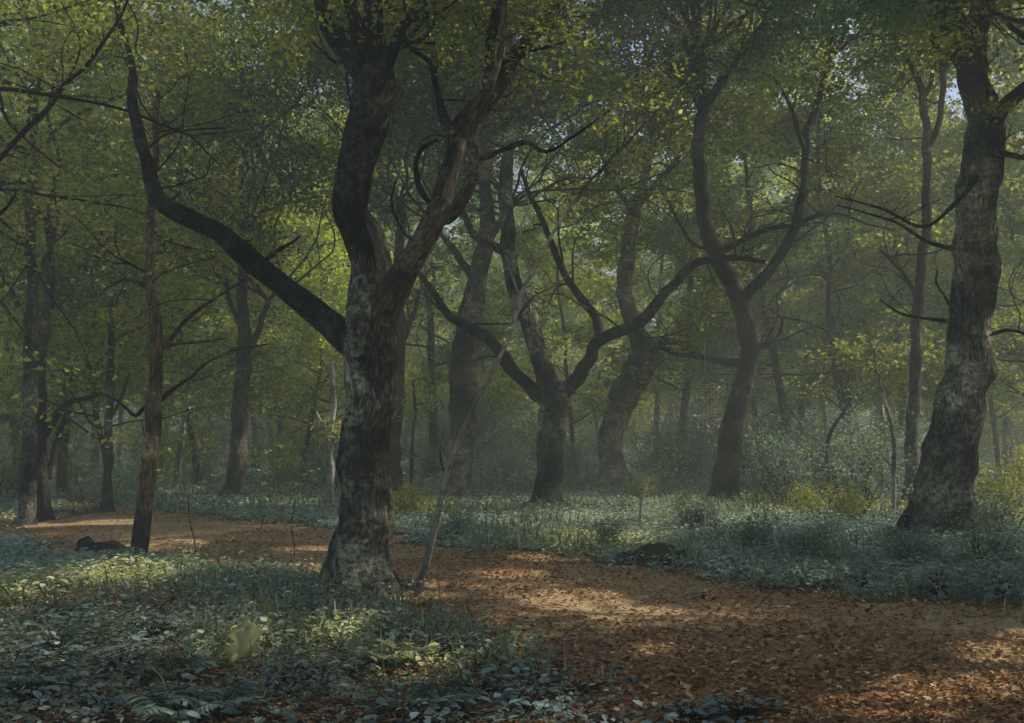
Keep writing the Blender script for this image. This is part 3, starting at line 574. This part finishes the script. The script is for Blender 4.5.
stem('slender stem rising in front of the forked oak',18.5,[(706,536,2),(705,500,1.7),(704,450,1.6),(706,400,1.4),(705,350,1.3),(708,290,1.1)],'pale',sl=.42,seed=90,size=.06,leaves=14)
stem('short pale stem right beside the centre oak foot',21,[(640,524,1.6),(641,505,1.5),(646,485,1.2),(652,468,.8)],'pale',seed=91,size=.05)
stem('thin green-grey stem right of the main oak, before the straight trunk',24,[(410,512,4),(411,480,3.6),(412,440,3),(415,410,2.6),(413,380,2)],'grey',seed=92,size=.07,leaves=20)

# ------------------------------------------------------------------ trees of the wood behind: a few kinds, copied
def make_bg(seed, H=17, r0=.26, zlow=4.0, spread=4.6, pal=None, n=70, size=.165, rad=.68, nl=21, matn='brown', depth=2):
    r = np.random.default_rng(seed); root = bpy.data.objects.new('beech_tree', None); COL.objects.link(root); root.empty_display_size=.2
    pts=[np.array([0,0,-.25])]; lean=r.normal(0,.05,2)
    for i in range(1,9):
        pts.append(np.array([*(pts[-1][:2]+lean*H/8+r.normal(0,.12,2)), H*i/8*.86]))
    rr=np.linspace(r0,r0*.22,9); sp=spline(np.column_stack([np.array(pts),rr]),step=.3)
    mb=MB(); tube(mb,sp[:,:3],sp[:,3],14,.08,0.006,.5,(),seed,base_z=0); mb.build('trunk',M[matn],root)
    mb=MB(); A=[]
    for i in range(nl):
        z=zlow+(H*.84-zlow)*(i+r.random())/nl; k=np.argmin(abs(sp[:,2]-z)); q=sp[k]; a=i*2.4+r.uniform(-.5,.5)
        f=(z-zlow)/(H-zlow); L=spread*(1-.55*f**1.5)*r.uniform(.65,1.1)
        grow(mb,r,q[:3],(math.cos(a),math.sin(a),.25+.5*f),L,q[3]*.42,depth,A,bend=.22,up=.03,split=3)
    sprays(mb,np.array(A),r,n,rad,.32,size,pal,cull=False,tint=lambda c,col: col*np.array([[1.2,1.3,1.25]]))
    mb.build('crown',[M['twig'],M['leaf']],root); return root
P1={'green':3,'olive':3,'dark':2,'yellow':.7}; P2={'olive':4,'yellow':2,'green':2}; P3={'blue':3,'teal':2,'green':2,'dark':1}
CULL=False
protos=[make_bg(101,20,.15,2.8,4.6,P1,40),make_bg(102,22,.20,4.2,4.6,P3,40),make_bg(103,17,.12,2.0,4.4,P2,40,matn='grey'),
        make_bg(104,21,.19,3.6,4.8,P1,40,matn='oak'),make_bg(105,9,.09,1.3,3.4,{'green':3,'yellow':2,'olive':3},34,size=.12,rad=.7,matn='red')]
BGL=['tall slender tree with fine green crown in the hazy wood behind','tall bluish-crowned tree in the hazy wood behind','grey-stemmed tree with yellow-green low foliage in the wood behind',
     'stouter leafy tree in the hazy wood behind','small reddish-stemmed understorey tree in the wood behind']
BGG=['slender trees in the wood behind','bluish trees in the wood behind','grey-stemmed trees in the wood behind','stout trees in the wood behind','understorey trees in the wood behind']
def copy_tree(src, loc, rz, s):
    c = src.copy(); COL.objects.link(c); c.location=loc; c.rotation_euler=(0,0,rz); c.scale=(s,s,s)
    for ch in list(src.children):
        k=ch.copy(); COL.objects.link(k); k.parent=c
    return c
spots=[]
r=np.random.default_rng(77)
for (px,Y,k) in [(60,33,0),(-30,27,3),(200,36,2),(150,44,0),(300,38,4),(20,46,1),(340,50,0),(430,44,1),(500,40,4),(575,48,2),(680,44,0),(790,40,1),(860,34,2),(905,44,3),(1010,30,0),(1070,24,3),
                 (888,31,4),(760,52,0),(655,58,3),(255,50,1),(95,56,3),(-60,40,2),(1000,50,2),(545,62,0),(1060,42,1),(385,60,2),(318,30,4),(110,29,4),(800,62,3),(955,42,1),(1005,56,3),(905,62,0),(830,72,1),(1045,36,0),(740,66,3)]:
    spots.append(((px-CX)/F*Y,Y,k))
tries=0
while len(spots)<105 and tries<6000:
    tries+=1; Y=40+65*r.random()**.8; x=(r.random()*2-1)*(Y*.54+3)
    if all((x-a)**2+(Y-b)**2>5.0**2 for a,b,_ in spots): spots.append((x,Y,int(r.choice([0,1,2,3,4,4]))))
def shades(x,y):
    for (p,rr) in HOLES[:10]:
        w=np.array([x,y])-p[:2]; h=SUN[:2]/np.linalg.norm(SUN[:2]); t=w@h
        if 1.0<t<14 and abs(w[0]*h[1]-w[1]*h[0])<2.6: return True
    return False
n0=len(spots); spots=[q for q in spots if q[1]>48 or not shades(q[0],q[1])]; print('dropped',n0-len(spots))
first=set()
for (x,Y,k) in spots:
    loc=(x,Y,float(ground_h(x,Y)[0])-.02); rz=r.uniform(0,6.28); s=r.uniform(.85,1.15)
    if k in first: o=copy_tree(protos[k],loc,rz,s)
    else: o=protos[k]; o.location=loc; o.rotation_euler=(0,0,rz); o.scale=(s,s,s); first.add(k)
    tag(o,BGL[k],'tree',BGG[k])

CULL=True
# ---- unseen trees added around and behind the viewer to cast the dappled shade
def shade_tree(x, y, H, seed, low=6.5, spread=5.2, n=40, pal=None, label=''):
    r=np.random.default_rng(seed); loc=np.array([x,y,float(ground_h(x,y)[0])]); root=empty('beech_tree',tuple(loc),label,'tree')
    pts=[np.array([0,0,-.2])]
    for i in range(1,8): pts.append(np.array([*(pts[-1][:2]+r.normal(0,.16,2)),H*i/7*.85]))
    sp=spline(np.column_stack([np.array(pts),np.linspace(.36,.1,8)]),step=.2)
    mb=MB(); tube(mb,sp[:,:3]+loc,sp[:,3],32,.08,.01,.6,(),seed,base_z=loc[2]); mb.build('trunk',M['oak'],root,loc)
    mb=MB(); A=[]
    for i in range(17):
        z=low+(H*.84-low)*(i+r.random())/17; k=np.argmin(abs(sp[:,2]-z)); q=sp[k]; a=i*2.4+r.uniform(-.5,.5)
        grow(mb,r,q[:3]+loc,(math.cos(a),math.sin(a),.2+.5*(z-low)/(H-low)),spread*r.uniform(.7,1.1),q[3]*.42,2,A,bend=.2,up=.03,split=3)
    sprays(mb,np.array(A),r,n,.8,.32,.12,pal)
    mb.build('crown',[M['twig'],M['leaf']],root,loc)
for i,(x,y,H,n,lab) in enumerate([(9.5,6,12,110,'added shade tree off the right edge nearest the viewer'),(11.5,13,13,120,'added shade tree off the right edge level with the main oak'),(16,19,14,44,'added shade tree off the right edge beyond the big right trunk'),
        (14.5,9.5,13.5,90,'added shade tree well off the right edge behind two others'),(20,27,15,26,'added shade tree deep in off the right edge'),(-12,17,14,24,'added shade tree off the left edge'),(5.5,-2,12,34,'added shade tree behind the viewer on the right')]):
    shade_tree(x,y,H,300+i,low=5.5 if abs(x)>.5*y else 8.6,n=n,label=lab)

CULL=False
# ---- the far wood
r=np.random.default_rng(9); mb=MB(); N=2600
A=np.column_stack([r.uniform(-85,85,N),r.uniform(106,130,N),r.uniform(.5,1,N)**.7*0+r.random(N)**.9*34])
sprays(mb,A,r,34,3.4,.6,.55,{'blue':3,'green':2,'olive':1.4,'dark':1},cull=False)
for i in range(60):
    x=r.uniform(-75,75); y=r.uniform(104,126); tube(mb,spline(np.array([[x,y,-1,.4],[x+r.normal(0,.4),y,8,.3],[x+r.normal(0,1),y,20,.15]]),5)[:,:3],np.linspace(.4,.12,11),8,mat=0,seed=i)
tag(mb.build('distant_woods',[M['grey'],M['leaf']]),'far mass of misty trees closing off the view',kind='stuff')

# ------------------------------------------------------------------ bushes
def make_bush(seed, w, h, pal, n=26, size=.08, na=90):
    r=np.random.default_rng(seed); root=bpy.data.objects.new('bush',None); COL.objects.link(root); root.empty_display_size=.2
    mb=MB(); A=[]
    for i in range(9):
        a=r.uniform(0,6.28); grow(mb,r,(r.normal(0,.08*w),r.normal(0,.08*w),-.05),(math.cos(a)*.5*w/h,math.sin(a)*.5*w/h,1),h*r.uniform(.7,1.1),.016,1,A,bend=.25,up=.1,split=4)
    mb.build('stem',M['twig'],root)
    mb=MB(); sprays(mb,np.array(A),r,n,.32*w,.6,size,pal,cull=False); mb.m=[m*0 for m in mb.m]; mb.build('foliage',M['leaf'],root); return root
bp=[make_bush(401,1.2,1.5,{'mist':5,'blue':1},44,.055),make_bush(402,1.0,1.1,{'olive':3,'yellow':2.5,'green':1},18,.075),make_bush(403,.9,.7,{'mist':3,'blue':2,'green':1},20,.055)]
BL=[('misty blue-green bush on the right between the forked oak and big trunk',0),('yellow-green sunlit bush in the middle distance',1),('low blue-green bush at the edge of the path',2)]
bfirst=set(); nb=0
for (px,Y,k,s,lab) in [(790,27,0,1.2,'large misty blue bush right of the forked oak'),(830,29,0,1.5,'tallest misty blue bush behind the leaning pale sapling'),(870,26,0,1.2,'blue bush behind the crooked pale sapling'),(910,30,0,1.3,'blue bush touching the big right trunk on its left'),
      (760,33,0,1.4,'hazy blue bush just behind the forked oak foot'),(855,21,1,.6,'yellow-green bush at the foot of the pale saplings'),(810,24,1,.55,'sunlit yellow bush at the foot of the forked oak bushes'),
      (1005,22,1,.9,'yellow-green bush right of the big right trunk'),(1040,27,1,1.2,'yellow-green bush at the right edge'),(412,22,1,.6,'yellow-green bush behind the main oak foot'),(640,30,1,.6,'yellowish bush between the twisted and forked oaks'),
      (330,33,0,.9,'grey-green bush under the white birch stem'),(290,36,1,.8,'pale green bush beside the small grey-white birch'),(500,36,0,.8,'grey-green bush between the straight trunk and centre oak'),(575,40,0,1,'grey-green bush behind the centre oak'),
      (680,38,0,1.1,'hazy bush left of the forked oak'),(430,38,0,.8,'dim bush between the main oak and straight trunk'),(195,38,1,.8,'pale green bush behind the thin white birch'),(70,36,1,.9,'yellow-green bush beyond the paired trunks'),(5,30,1,1.1,'yellow-green bush at the far left edge'),
      (600,16.2,2,.6,'low bush left of the mossy mound'),(745,15.4,2,.75,'low blue-green bush right of the mossy mound'),(810,14.6,2,.7,'low bush at the path edge below the pale saplings'),(905,13.8,2,.7,'low bush on the path edge in front of the big right trunk'),
      (985,14.2,2,.8,'low bush at the path edge near the right border'),(690,19,2,.8,'low bush in front of the forked oak'),(1000,18,2,1,'low bush beside the big right trunk foot'),(450,17.5,2,.7,'low bush across the path behind the leaning sapling')]:
    x=(px-CX)/F*Y; loc=(x,Y,float(ground_h(x,Y)[0]))
    if k in bfirst: o=copy_tree(bp[k],loc,px*.7,s)
    else: o=bp[k]; o.location=loc; o.scale=(s,s,s); bfirst.add(k)
    tag(o,lab,'bush',['misty blue bushes','sunlit yellow-green bushes','low bushes along the path'][k])

r=np.random.default_rng(606)
for i in range(46):
    Y=42+55*r.random(); x=(r.random()*2-1)*Y*.52; o=copy_tree(bp[0 if r.random()<.65 else 1],(x,Y,float(ground_h(x,Y)[0])-.05),r.uniform(0,6.28),r.uniform(1.5,2.7))
    blue=o.name.split('.')[0]=='bush' and o.children[0].data==bp[0].children[0].data
    tag(o,'dim bluish thicket bush deep in the wood behind the oaks' if blue else 'dim olive thicket bush deep in the wood behind the oaks','bush','bluish thickets deep in the wood' if blue else 'olive thickets deep in the wood')
# ------------------------------------------------------------------ stones, stump
def boulder(name, label, cat, px, py, size, seed, col=(.1,.1,.1)):
    r=np.random.default_rng(seed); x,y=gpt(px,py); n=48; m=28
    th=np.linspace(0,2*pi,n,endpoint=False); ph=np.linspace(0,pi,m); T,Pp=np.meshgrid(th,ph)
    d=np.stack([np.cos(T)*np.sin(Pp),np.sin(T)*np.sin(Pp),np.cos(Pp)],2).reshape(-1,3)
    k=1+.22*vnoise(d*1.6+seed,1)+.14*vnoise(d*4+seed,2)+.08*vnoise(d*9,3)
    v=d*k[:,None]*np.array(size)+np.array([x,y,float(ground_h(x,y)[0])+size[2]*.45])
    idx=np.arange(n*m).reshape(m,n); nx=np.roll(idx,-1,1); q=np.stack([idx[:-1],idx[1:],nx[1:],nx[:-1]],2).reshape(-1,4)
    mb=MB(); mb.add(v,q); o=mb.build(name,M['moss'],None,(x,y,float(ground_h(x,y)[0]))); tag(o,label,cat); return o
boulder('rock','low dark mossy mound at the path edge right of the centre oak','rock',660,563,(.36,.28,.17),4)
boulder('rock','small mossy stone beside the mossy mound','rock',625,562,(.15,.13,.09),6)
# stump with broken roots
x,y=gpt(95,551); base=np.array([x,y,float(ground_h(x,y)[0])]); st=empty('stump',tuple(base),'dark rotten stump with fallen roots on the leafy ground at left','stump')
mb=MB(); P=spline(np.array([[0,0,-.05,.12],[0,0,.08,.10],[.02,.02,.16,.09],[.04,.02,.21,.05]]),6); tube(mb,P[:,:3]+base+np.array([-.14,0,0]),P[:,3],28,.25,.02,.4,(),5,base_z=base[2]); mb.build('stump_body',M['oak_dark'],st,base)
for i,(dx,dy,L) in enumerate([(.42,-.1,.5),(.30,-.22,.4),(-.25,-.12,.25),(.5,.18,.55)]):
    mb=MB(); P=spline(np.array([[-.1,0,.07,.05],[dx*.4,dy*.4,.11,.045],[dx*.75,dy*.75,.05,.035],[dx,dy,.0,.02]]),6); tube(mb,P[:,:3]+base,P[:,3],16,.25,.012,0,(),i); mb.build('root',M['oak_dark'],st,base)

# ------------------------------------------------------------------ foreground plants
def fern(label, px, py, nf, L, seed, col=(.07,.10,.055), dirs=None, group=None):
    r=np.random.default_rng(seed); x,y=gpt(px,py); base=np.array([x,y,float(ground_h(x,y)[0])]); root=empty('fern',tuple(base),label,'fern',group)
    for f in range(nf):
        a=(dirs[f] if dirs else f*2*pi/nf+r.uniform(-.3,.3)); d=np.array([math.cos(a),math.sin(a),0]); l=L*1.25*r.uniform(.8,1.1)
        t=np.linspace(0,1,22)[:,None]; P=base+d*l*(t*.75)+np.array([0,0,1])*l*(.95*t-.62*t*t); side=np.array([-d[1],d[0],0])
        mb=MB(); tube(mb,P,np.linspace(.005,.0015,22),5,mat=0)
        b=[];dd=[];s=[]
        for i in range(3,22):
            for sg in (-1,1):
                b.append(P[i]); dd.append(side*sg+d*.35+np.array([0,0,-.12])+r.normal(0,.08,3)); s.append(l*.30*math.sin(pi*min(1,(i/22)*.82+.2))+.01)
        c=1.35*np.tile(col,(len(b),1))*np.exp(r.normal(0,.2,(len(b),1))); add_broad(mb,np.array(b),np.array(dd),np.tile([0,0,1.],(len(b),1)),np.array(s),c,.45)
        mb.build('frond',[M['twig'],M['cover']],root,base)
fern('lone yellow-lit fern frond arching over the path edge',506,676,3,.34,1,(.17,.18,.075),[.15,2.3,-.9])
fern('fern at the bottom edge, left of its neighbour under the yellow leaf',178,722,6,.36,2,(.13,.18,.15))
fern('fern at the bottom edge in front of the tall yellow leaf',216,712,6,.34,3,(.12,.17,.14))
fern('pale fern near the main oak foot among ivy',345,672,5,.25,4,(.13,.15,.10))
fern('feathery fern near the left edge in the shade',40,690,6,.34,6,(.10,.15,.12))
fern('fern between the blue-leaved clumps and the yellow leaf',175,678,6,.30,7,(.10,.14,.10))
fern('sunlit fern right of the white-leaved plants',395,668,6,.30,8,(.19,.21,.10))
fern('shaded fern at the bottom edge under the sunlit patch',440,716,6,.32,9,(.08,.12,.09))
fern('bluish fern behind the blue-leaved clumps near the left edge',70,628,6,.34,10,(.11,.15,.13))
fern('small fern at the foot of the main oak on its left',300,612,5,.26,11,(.12,.15,.10))
fern('small fern under the lone yellow-lit frond',545,690,5,.22,5,(.06,.09,.07))
# yellow leaf
x,y=gpt(238,664); base=np.array([x,y,float(ground_h(x,y)[0])]); yl=empty('leafy_plant',tuple(base),'single tall ragged yellow leaf standing up among dark plants','plant')
mb=MB(); s=EYE and y/F
P=spline(np.array([[0,0,0,.006],[-.01,0,.04,.005],[0,0,.08,.004]]),5); tube(mb,P[:,:3]+base,P[:,3],6); mb.build('stem',M['twig'],yl,base)
rows=[(664,231,236),(657,226,250),(648,226,255),(640,232,256),(632,230,262),(625,236,259),(619,239,253)]
mb=MB(); vs=[]; 
for i,(py,a,b) in enumerate(rows):
    ea,eb=[(-3,2),(2,-3),(-2,3),(3,-1),(-3,2),(1,-3),(2,1)][i]
    for t in np.linspace(0,1,7):
        p=at((a+ea)+(b+eb-a-ea)*t,py+2.5*math.sin(t*9+i*2.1),y); p[1]+=-.035*math.sin(pi*t)+.012*math.sin(t*14+i*2)+.02*(i-3)**2*.15; p[0]+=.004*math.sin(i*9+t*20); p[2]+=base[2]; vs.append(p)
idx=np.arange(len(vs)).reshape(len(rows),7); q=np.stack([idx[:-1,:-1],idx[:-1,1:],idx[1:,1:],idx[1:,:-1]],2).reshape(-1,4)
cc=np.array([.50,.48,.20])*np.exp(np.random.default_rng(3).normal(0,.38,(len(vs),1))); mb.add(np.array(vs),q,cc); mb.build('leaf_blade',M['cover'],yl,base)

def leafy(label, px, py, n, hgt, size, seed, col, width=1.0, spread=.22, group=None):
    r=np.random.default_rng(seed); x,y=gpt(px,py); base=np.array([x,y,float(ground_h(x,y)[0])]); root=empty('leafy_plant',tuple(base),label,'plant',group)
    mb=MB(); b=[];d=[]
    for i in range(n):
        a=r.uniform(0,6.28); rr=spread*math.sqrt(r.random()); h=hgt*r.uniform(.35,1)*(1-.4*rr/spread); tip=np.array([math.cos(a)*rr,math.sin(a)*rr,h])
        P=spline(np.array([[0,0,0,.004],[*(tip*np.array([.3,.3,.6])),.003],[*tip,.0018]]),5); tube(mb,P[:,:3]+base,P[:,3],5); b.append(tip+base); d.append([math.cos(a),math.sin(a),r.uniform(-.35,.25)])
    mb.build('stem',M['twig'],root,base); mb=MB(); b=np.array(b)
    add_broad(mb,b,np.array(d),np.tile([0,0,1.],(n,1))+r.normal(0,.2,(n,3)),size*r.uniform(.7,1.2,n),np.tile(col,(n,1))*np.exp(r.normal(0,.2,(n,1))),width,0); mb.build('foliage',M['cover'],root,base)
BC=(.15,.215,.21)
for i,(px,py,n,h,s,c,lab) in enumerate([
  (745,728,26,.16,.10,BC,'blue-green leafy plant at the bottom edge on the path side, right one'),(690,730,22,.14,.09,BC,'blue-green leafy plant at the bottom edge on the path side, left one'),
  (275,722,6,.14,.15,(.08,.12,.10),'plant with one broad round pale leaf at the bottom edge under the main oak'),(395,724,9,.10,.12,(.05,.08,.065),'small plant at the bottom edge below the sunlit ferns'),
  (305,650,20,.17,.07,(.16,.18,.13),'plant with whitish leaves catching light below the main oak'),(335,655,16,.18,.07,(.20,.22,.17),'brightest white-leaved plant below the main oak foot'),
  (60,660,24,.22,.11,BC,'clump of dark blue leaves near the left edge'),(120,672,24,.22,.12,BC,'bushy blue-leaved clump left of the tall yellow leaf'),(155,640,20,.2,.10,BC,'blue-leaved clump behind the bushy blue clump'),
  (30,705,22,.2,.12,BC,'broad-leaved clump in the bottom left corner'),(100,712,18,.18,.12,BC,'broad-leaved clump at the bottom edge left of the ferns'),(290,690,22,.18,.10,BC,'blue-leaved clump below the white-leaved plants'),
  (400,640,22,.2,.09,(.07,.10,.06),'green leafy clump at the foot of the leaning sapling'),(450,655,20,.2,.09,(.08,.11,.065),'green leafy clump right of the leaning sapling foot'),(530,715,20,.16,.09,BC,'dark leafy clump at the bottom edge beside the path'),
  (580,700,16,.12,.08,BC,'low leafy clump creeping onto the path at the bottom'),(480,700,18,.14,.08,(.055,.075,.05),'low green clump between the sunlit patch and the path'),(940,600,30,.34,.15,(.16,.21,.20),'blue-leaved clump at the path edge in front of the big right trunk'),
  (1000,603,30,.34,.15,(.16,.21,.20),'blue-leaved clump at the path edge by the right border'),(865,590,28,.30,.15,(.16,.21,.20),'blue-leaved clump at the path edge left of the big right trunk')]):
    leafy(lab,px,py,int(n*2.2),h*1.15,s*.68,500+i,c)

r=np.random.default_rng(808); mb=MB(); x,y=scatter(420,5.6,11.5,1.0); k=(pathd(x,y)>.12)&(x<.05*y); x,y=x[k],y[k]
B=[];D=[];SZ=[]
for a,b in zip(x,y):
    z=float(ground_h(a,b)[0]); th=r.uniform(0,6.28); l=r.uniform(.25,.6); h=r.uniform(.10,.28); t=np.linspace(0,1,9)[:,None]
    P=np.array([a,b,z])+np.array([math.cos(th),math.sin(th),0])*l*t+np.array([0,0,1])*h*(4*t*(1-t)*.8+.25*t)+r.normal(0,.008,(9,3)); tube(mb,P,np.linspace(.0032,.0012,9),4,col=(.10,.07,.04),mat=0)
    for i in range(1,9):
        for q in range(3): B.append(P[i]); D.append([r.normal(),r.normal(),r.normal()*.3]); SZ.append(r.uniform(.022,.05))
B=np.array(B); c=np.array([.15,.19,.13])*np.exp(r.normal(0,.3,(len(B),1)))*np.where(r.random((len(B),1))<.12,[[1.6,1.0,.5]],[[1,1,1]])
add_broad(mb,B,np.array(D),np.tile([0,0,1.],(len(B),1))+r.normal(0,.3,(len(B),3)),np.array(SZ),c,.8,1)
tag(mb.build('undergrowth',[M['twig'],M['cover']]),'tangled arching bramble shoots among the nearest plants',kind='stuff')
# fallen twigs on the path
for i,(px,py,L,th) in enumerate([(790,640,.5,.4),(612,668,.35,2.2),(870,612,.4,1.2),(480,560,.5,.2),(700,600,.3,2.9)]):
    x,y=gpt(px,py); z=float(ground_h(x,y)[0]); mb=MB(); r2=np.random.default_rng(i); t=np.linspace(-1,1,8)
    P=np.column_stack([x+math.cos(th)*t*L/2,y+math.sin(th)*t*L/2,z+.03+0*t])+r2.normal(0,.010,(8,3)); tube(mb,P,np.linspace(.009,.004,8),6)
    tube(mb,P[3]+np.outer(np.linspace(0,1,4),[math.cos(th+.7)*L*.35,math.sin(th+.7)*L*.35,.02]),np.linspace(.005,.002,4),5)
    tag(mb.build('fallen_twig',M['twig'],None,(x,y,z)),['fallen forked twig on the open path at right','fallen twig in the leaves beside the lone yellow-lit frond','fallen twig near the path edge by the right clumps','fallen twig on the path behind the leaning sapling','short fallen twig beyond the largest sun patch'][i],'twig')
# ------------------------------------------------------------------ haze: thin mist lying in the wood
m,nt,out,N,L = newmat('mist'); 
HAZE=.0050
vs_=N('ShaderNodeVolumeScatter', Density=HAZE, Anisotropy=.1); vs_.inputs['Color'].default_value=(.92,1,.93,1); L(vs_.outputs[0],out.inputs['Volume'])
mb=MB(); a=np.array([[x,y,z] for z in (-1.5,22) for (x,y) in ((-150,-30),(150,-30),(150,150),(-150,150))],float)
mb.add(a,[[3,2,1,0],[4,5,6,7],[0,1,5,4],[1,2,6,5],[2,3,7,6],[3,0,4,7]],smooth=False); tag(mb.build('haze',m),'thin blue-grey mist hanging between the trees',kind='stuff')

# ------------------------------------------------------------------ sky, sun, camera
w=bpy.data.worlds.new('World'); S.world=w; w.use_nodes=True; nt=w.node_tree; nt.nodes.clear()
sky=nt.nodes.new('ShaderNodeTexSky'); sky.sky_type='NISHITA'; sky.sun_disc=False; sky.sun_elevation=SUN_EL; sky.sun_rotation=SUN_AZ; sky.air_density=1.0; sky.dust_density=2.0
bg=nt.nodes.new('ShaderNodeBackground'); bg.inputs['Strength'].default_value=.15; wo=nt.nodes.new('ShaderNodeOutputWorld')
nt.links.new(sky.outputs[0],bg.inputs[0]); nt.links.new(bg.outputs[0],wo.inputs[0])
ld=bpy.data.lights.new('sun','SUN'); ld.energy=5.0; ld.angle=radians(.5); ld.color=(1,.93,.80); lo=bpy.data.objects.new('sun',ld); COL.objects.link(lo)
from mathutils import Vector
lo.rotation_euler=Vector(-SUN).to_track_quat('-Z','Y').to_euler(); lo.location=(20,20,30)
cd=bpy.data.cameras.new('camera'); cam=bpy.data.objects.new('camera',cd); COL.objects.link(cam); cam.location=(0,0,EYE); cam.rotation_euler=(radians(90),0,0)
cd.sensor_width=36; cd.lens=36*F/1024; cd.shift_y=(HY-361.5)/1024; cd.clip_start=.05; cd.clip_end=2000; S.camera=cam
S.view_settings.view_transform='Standard'; S.view_settings.look='None'; S.view_settings.exposure=0
S.render.engine='CYCLES'; c=S.cycles; c.use_denoising=True; c.denoiser='OPENIMAGEDENOISE'
c.max_bounces=8; c.diffuse_bounces=6; c.glossy_bounces=2; c.transmission_bounces=4; c.volume_bounces=2; c.transparent_max_bounces=4; c.sample_clamp_indirect=4
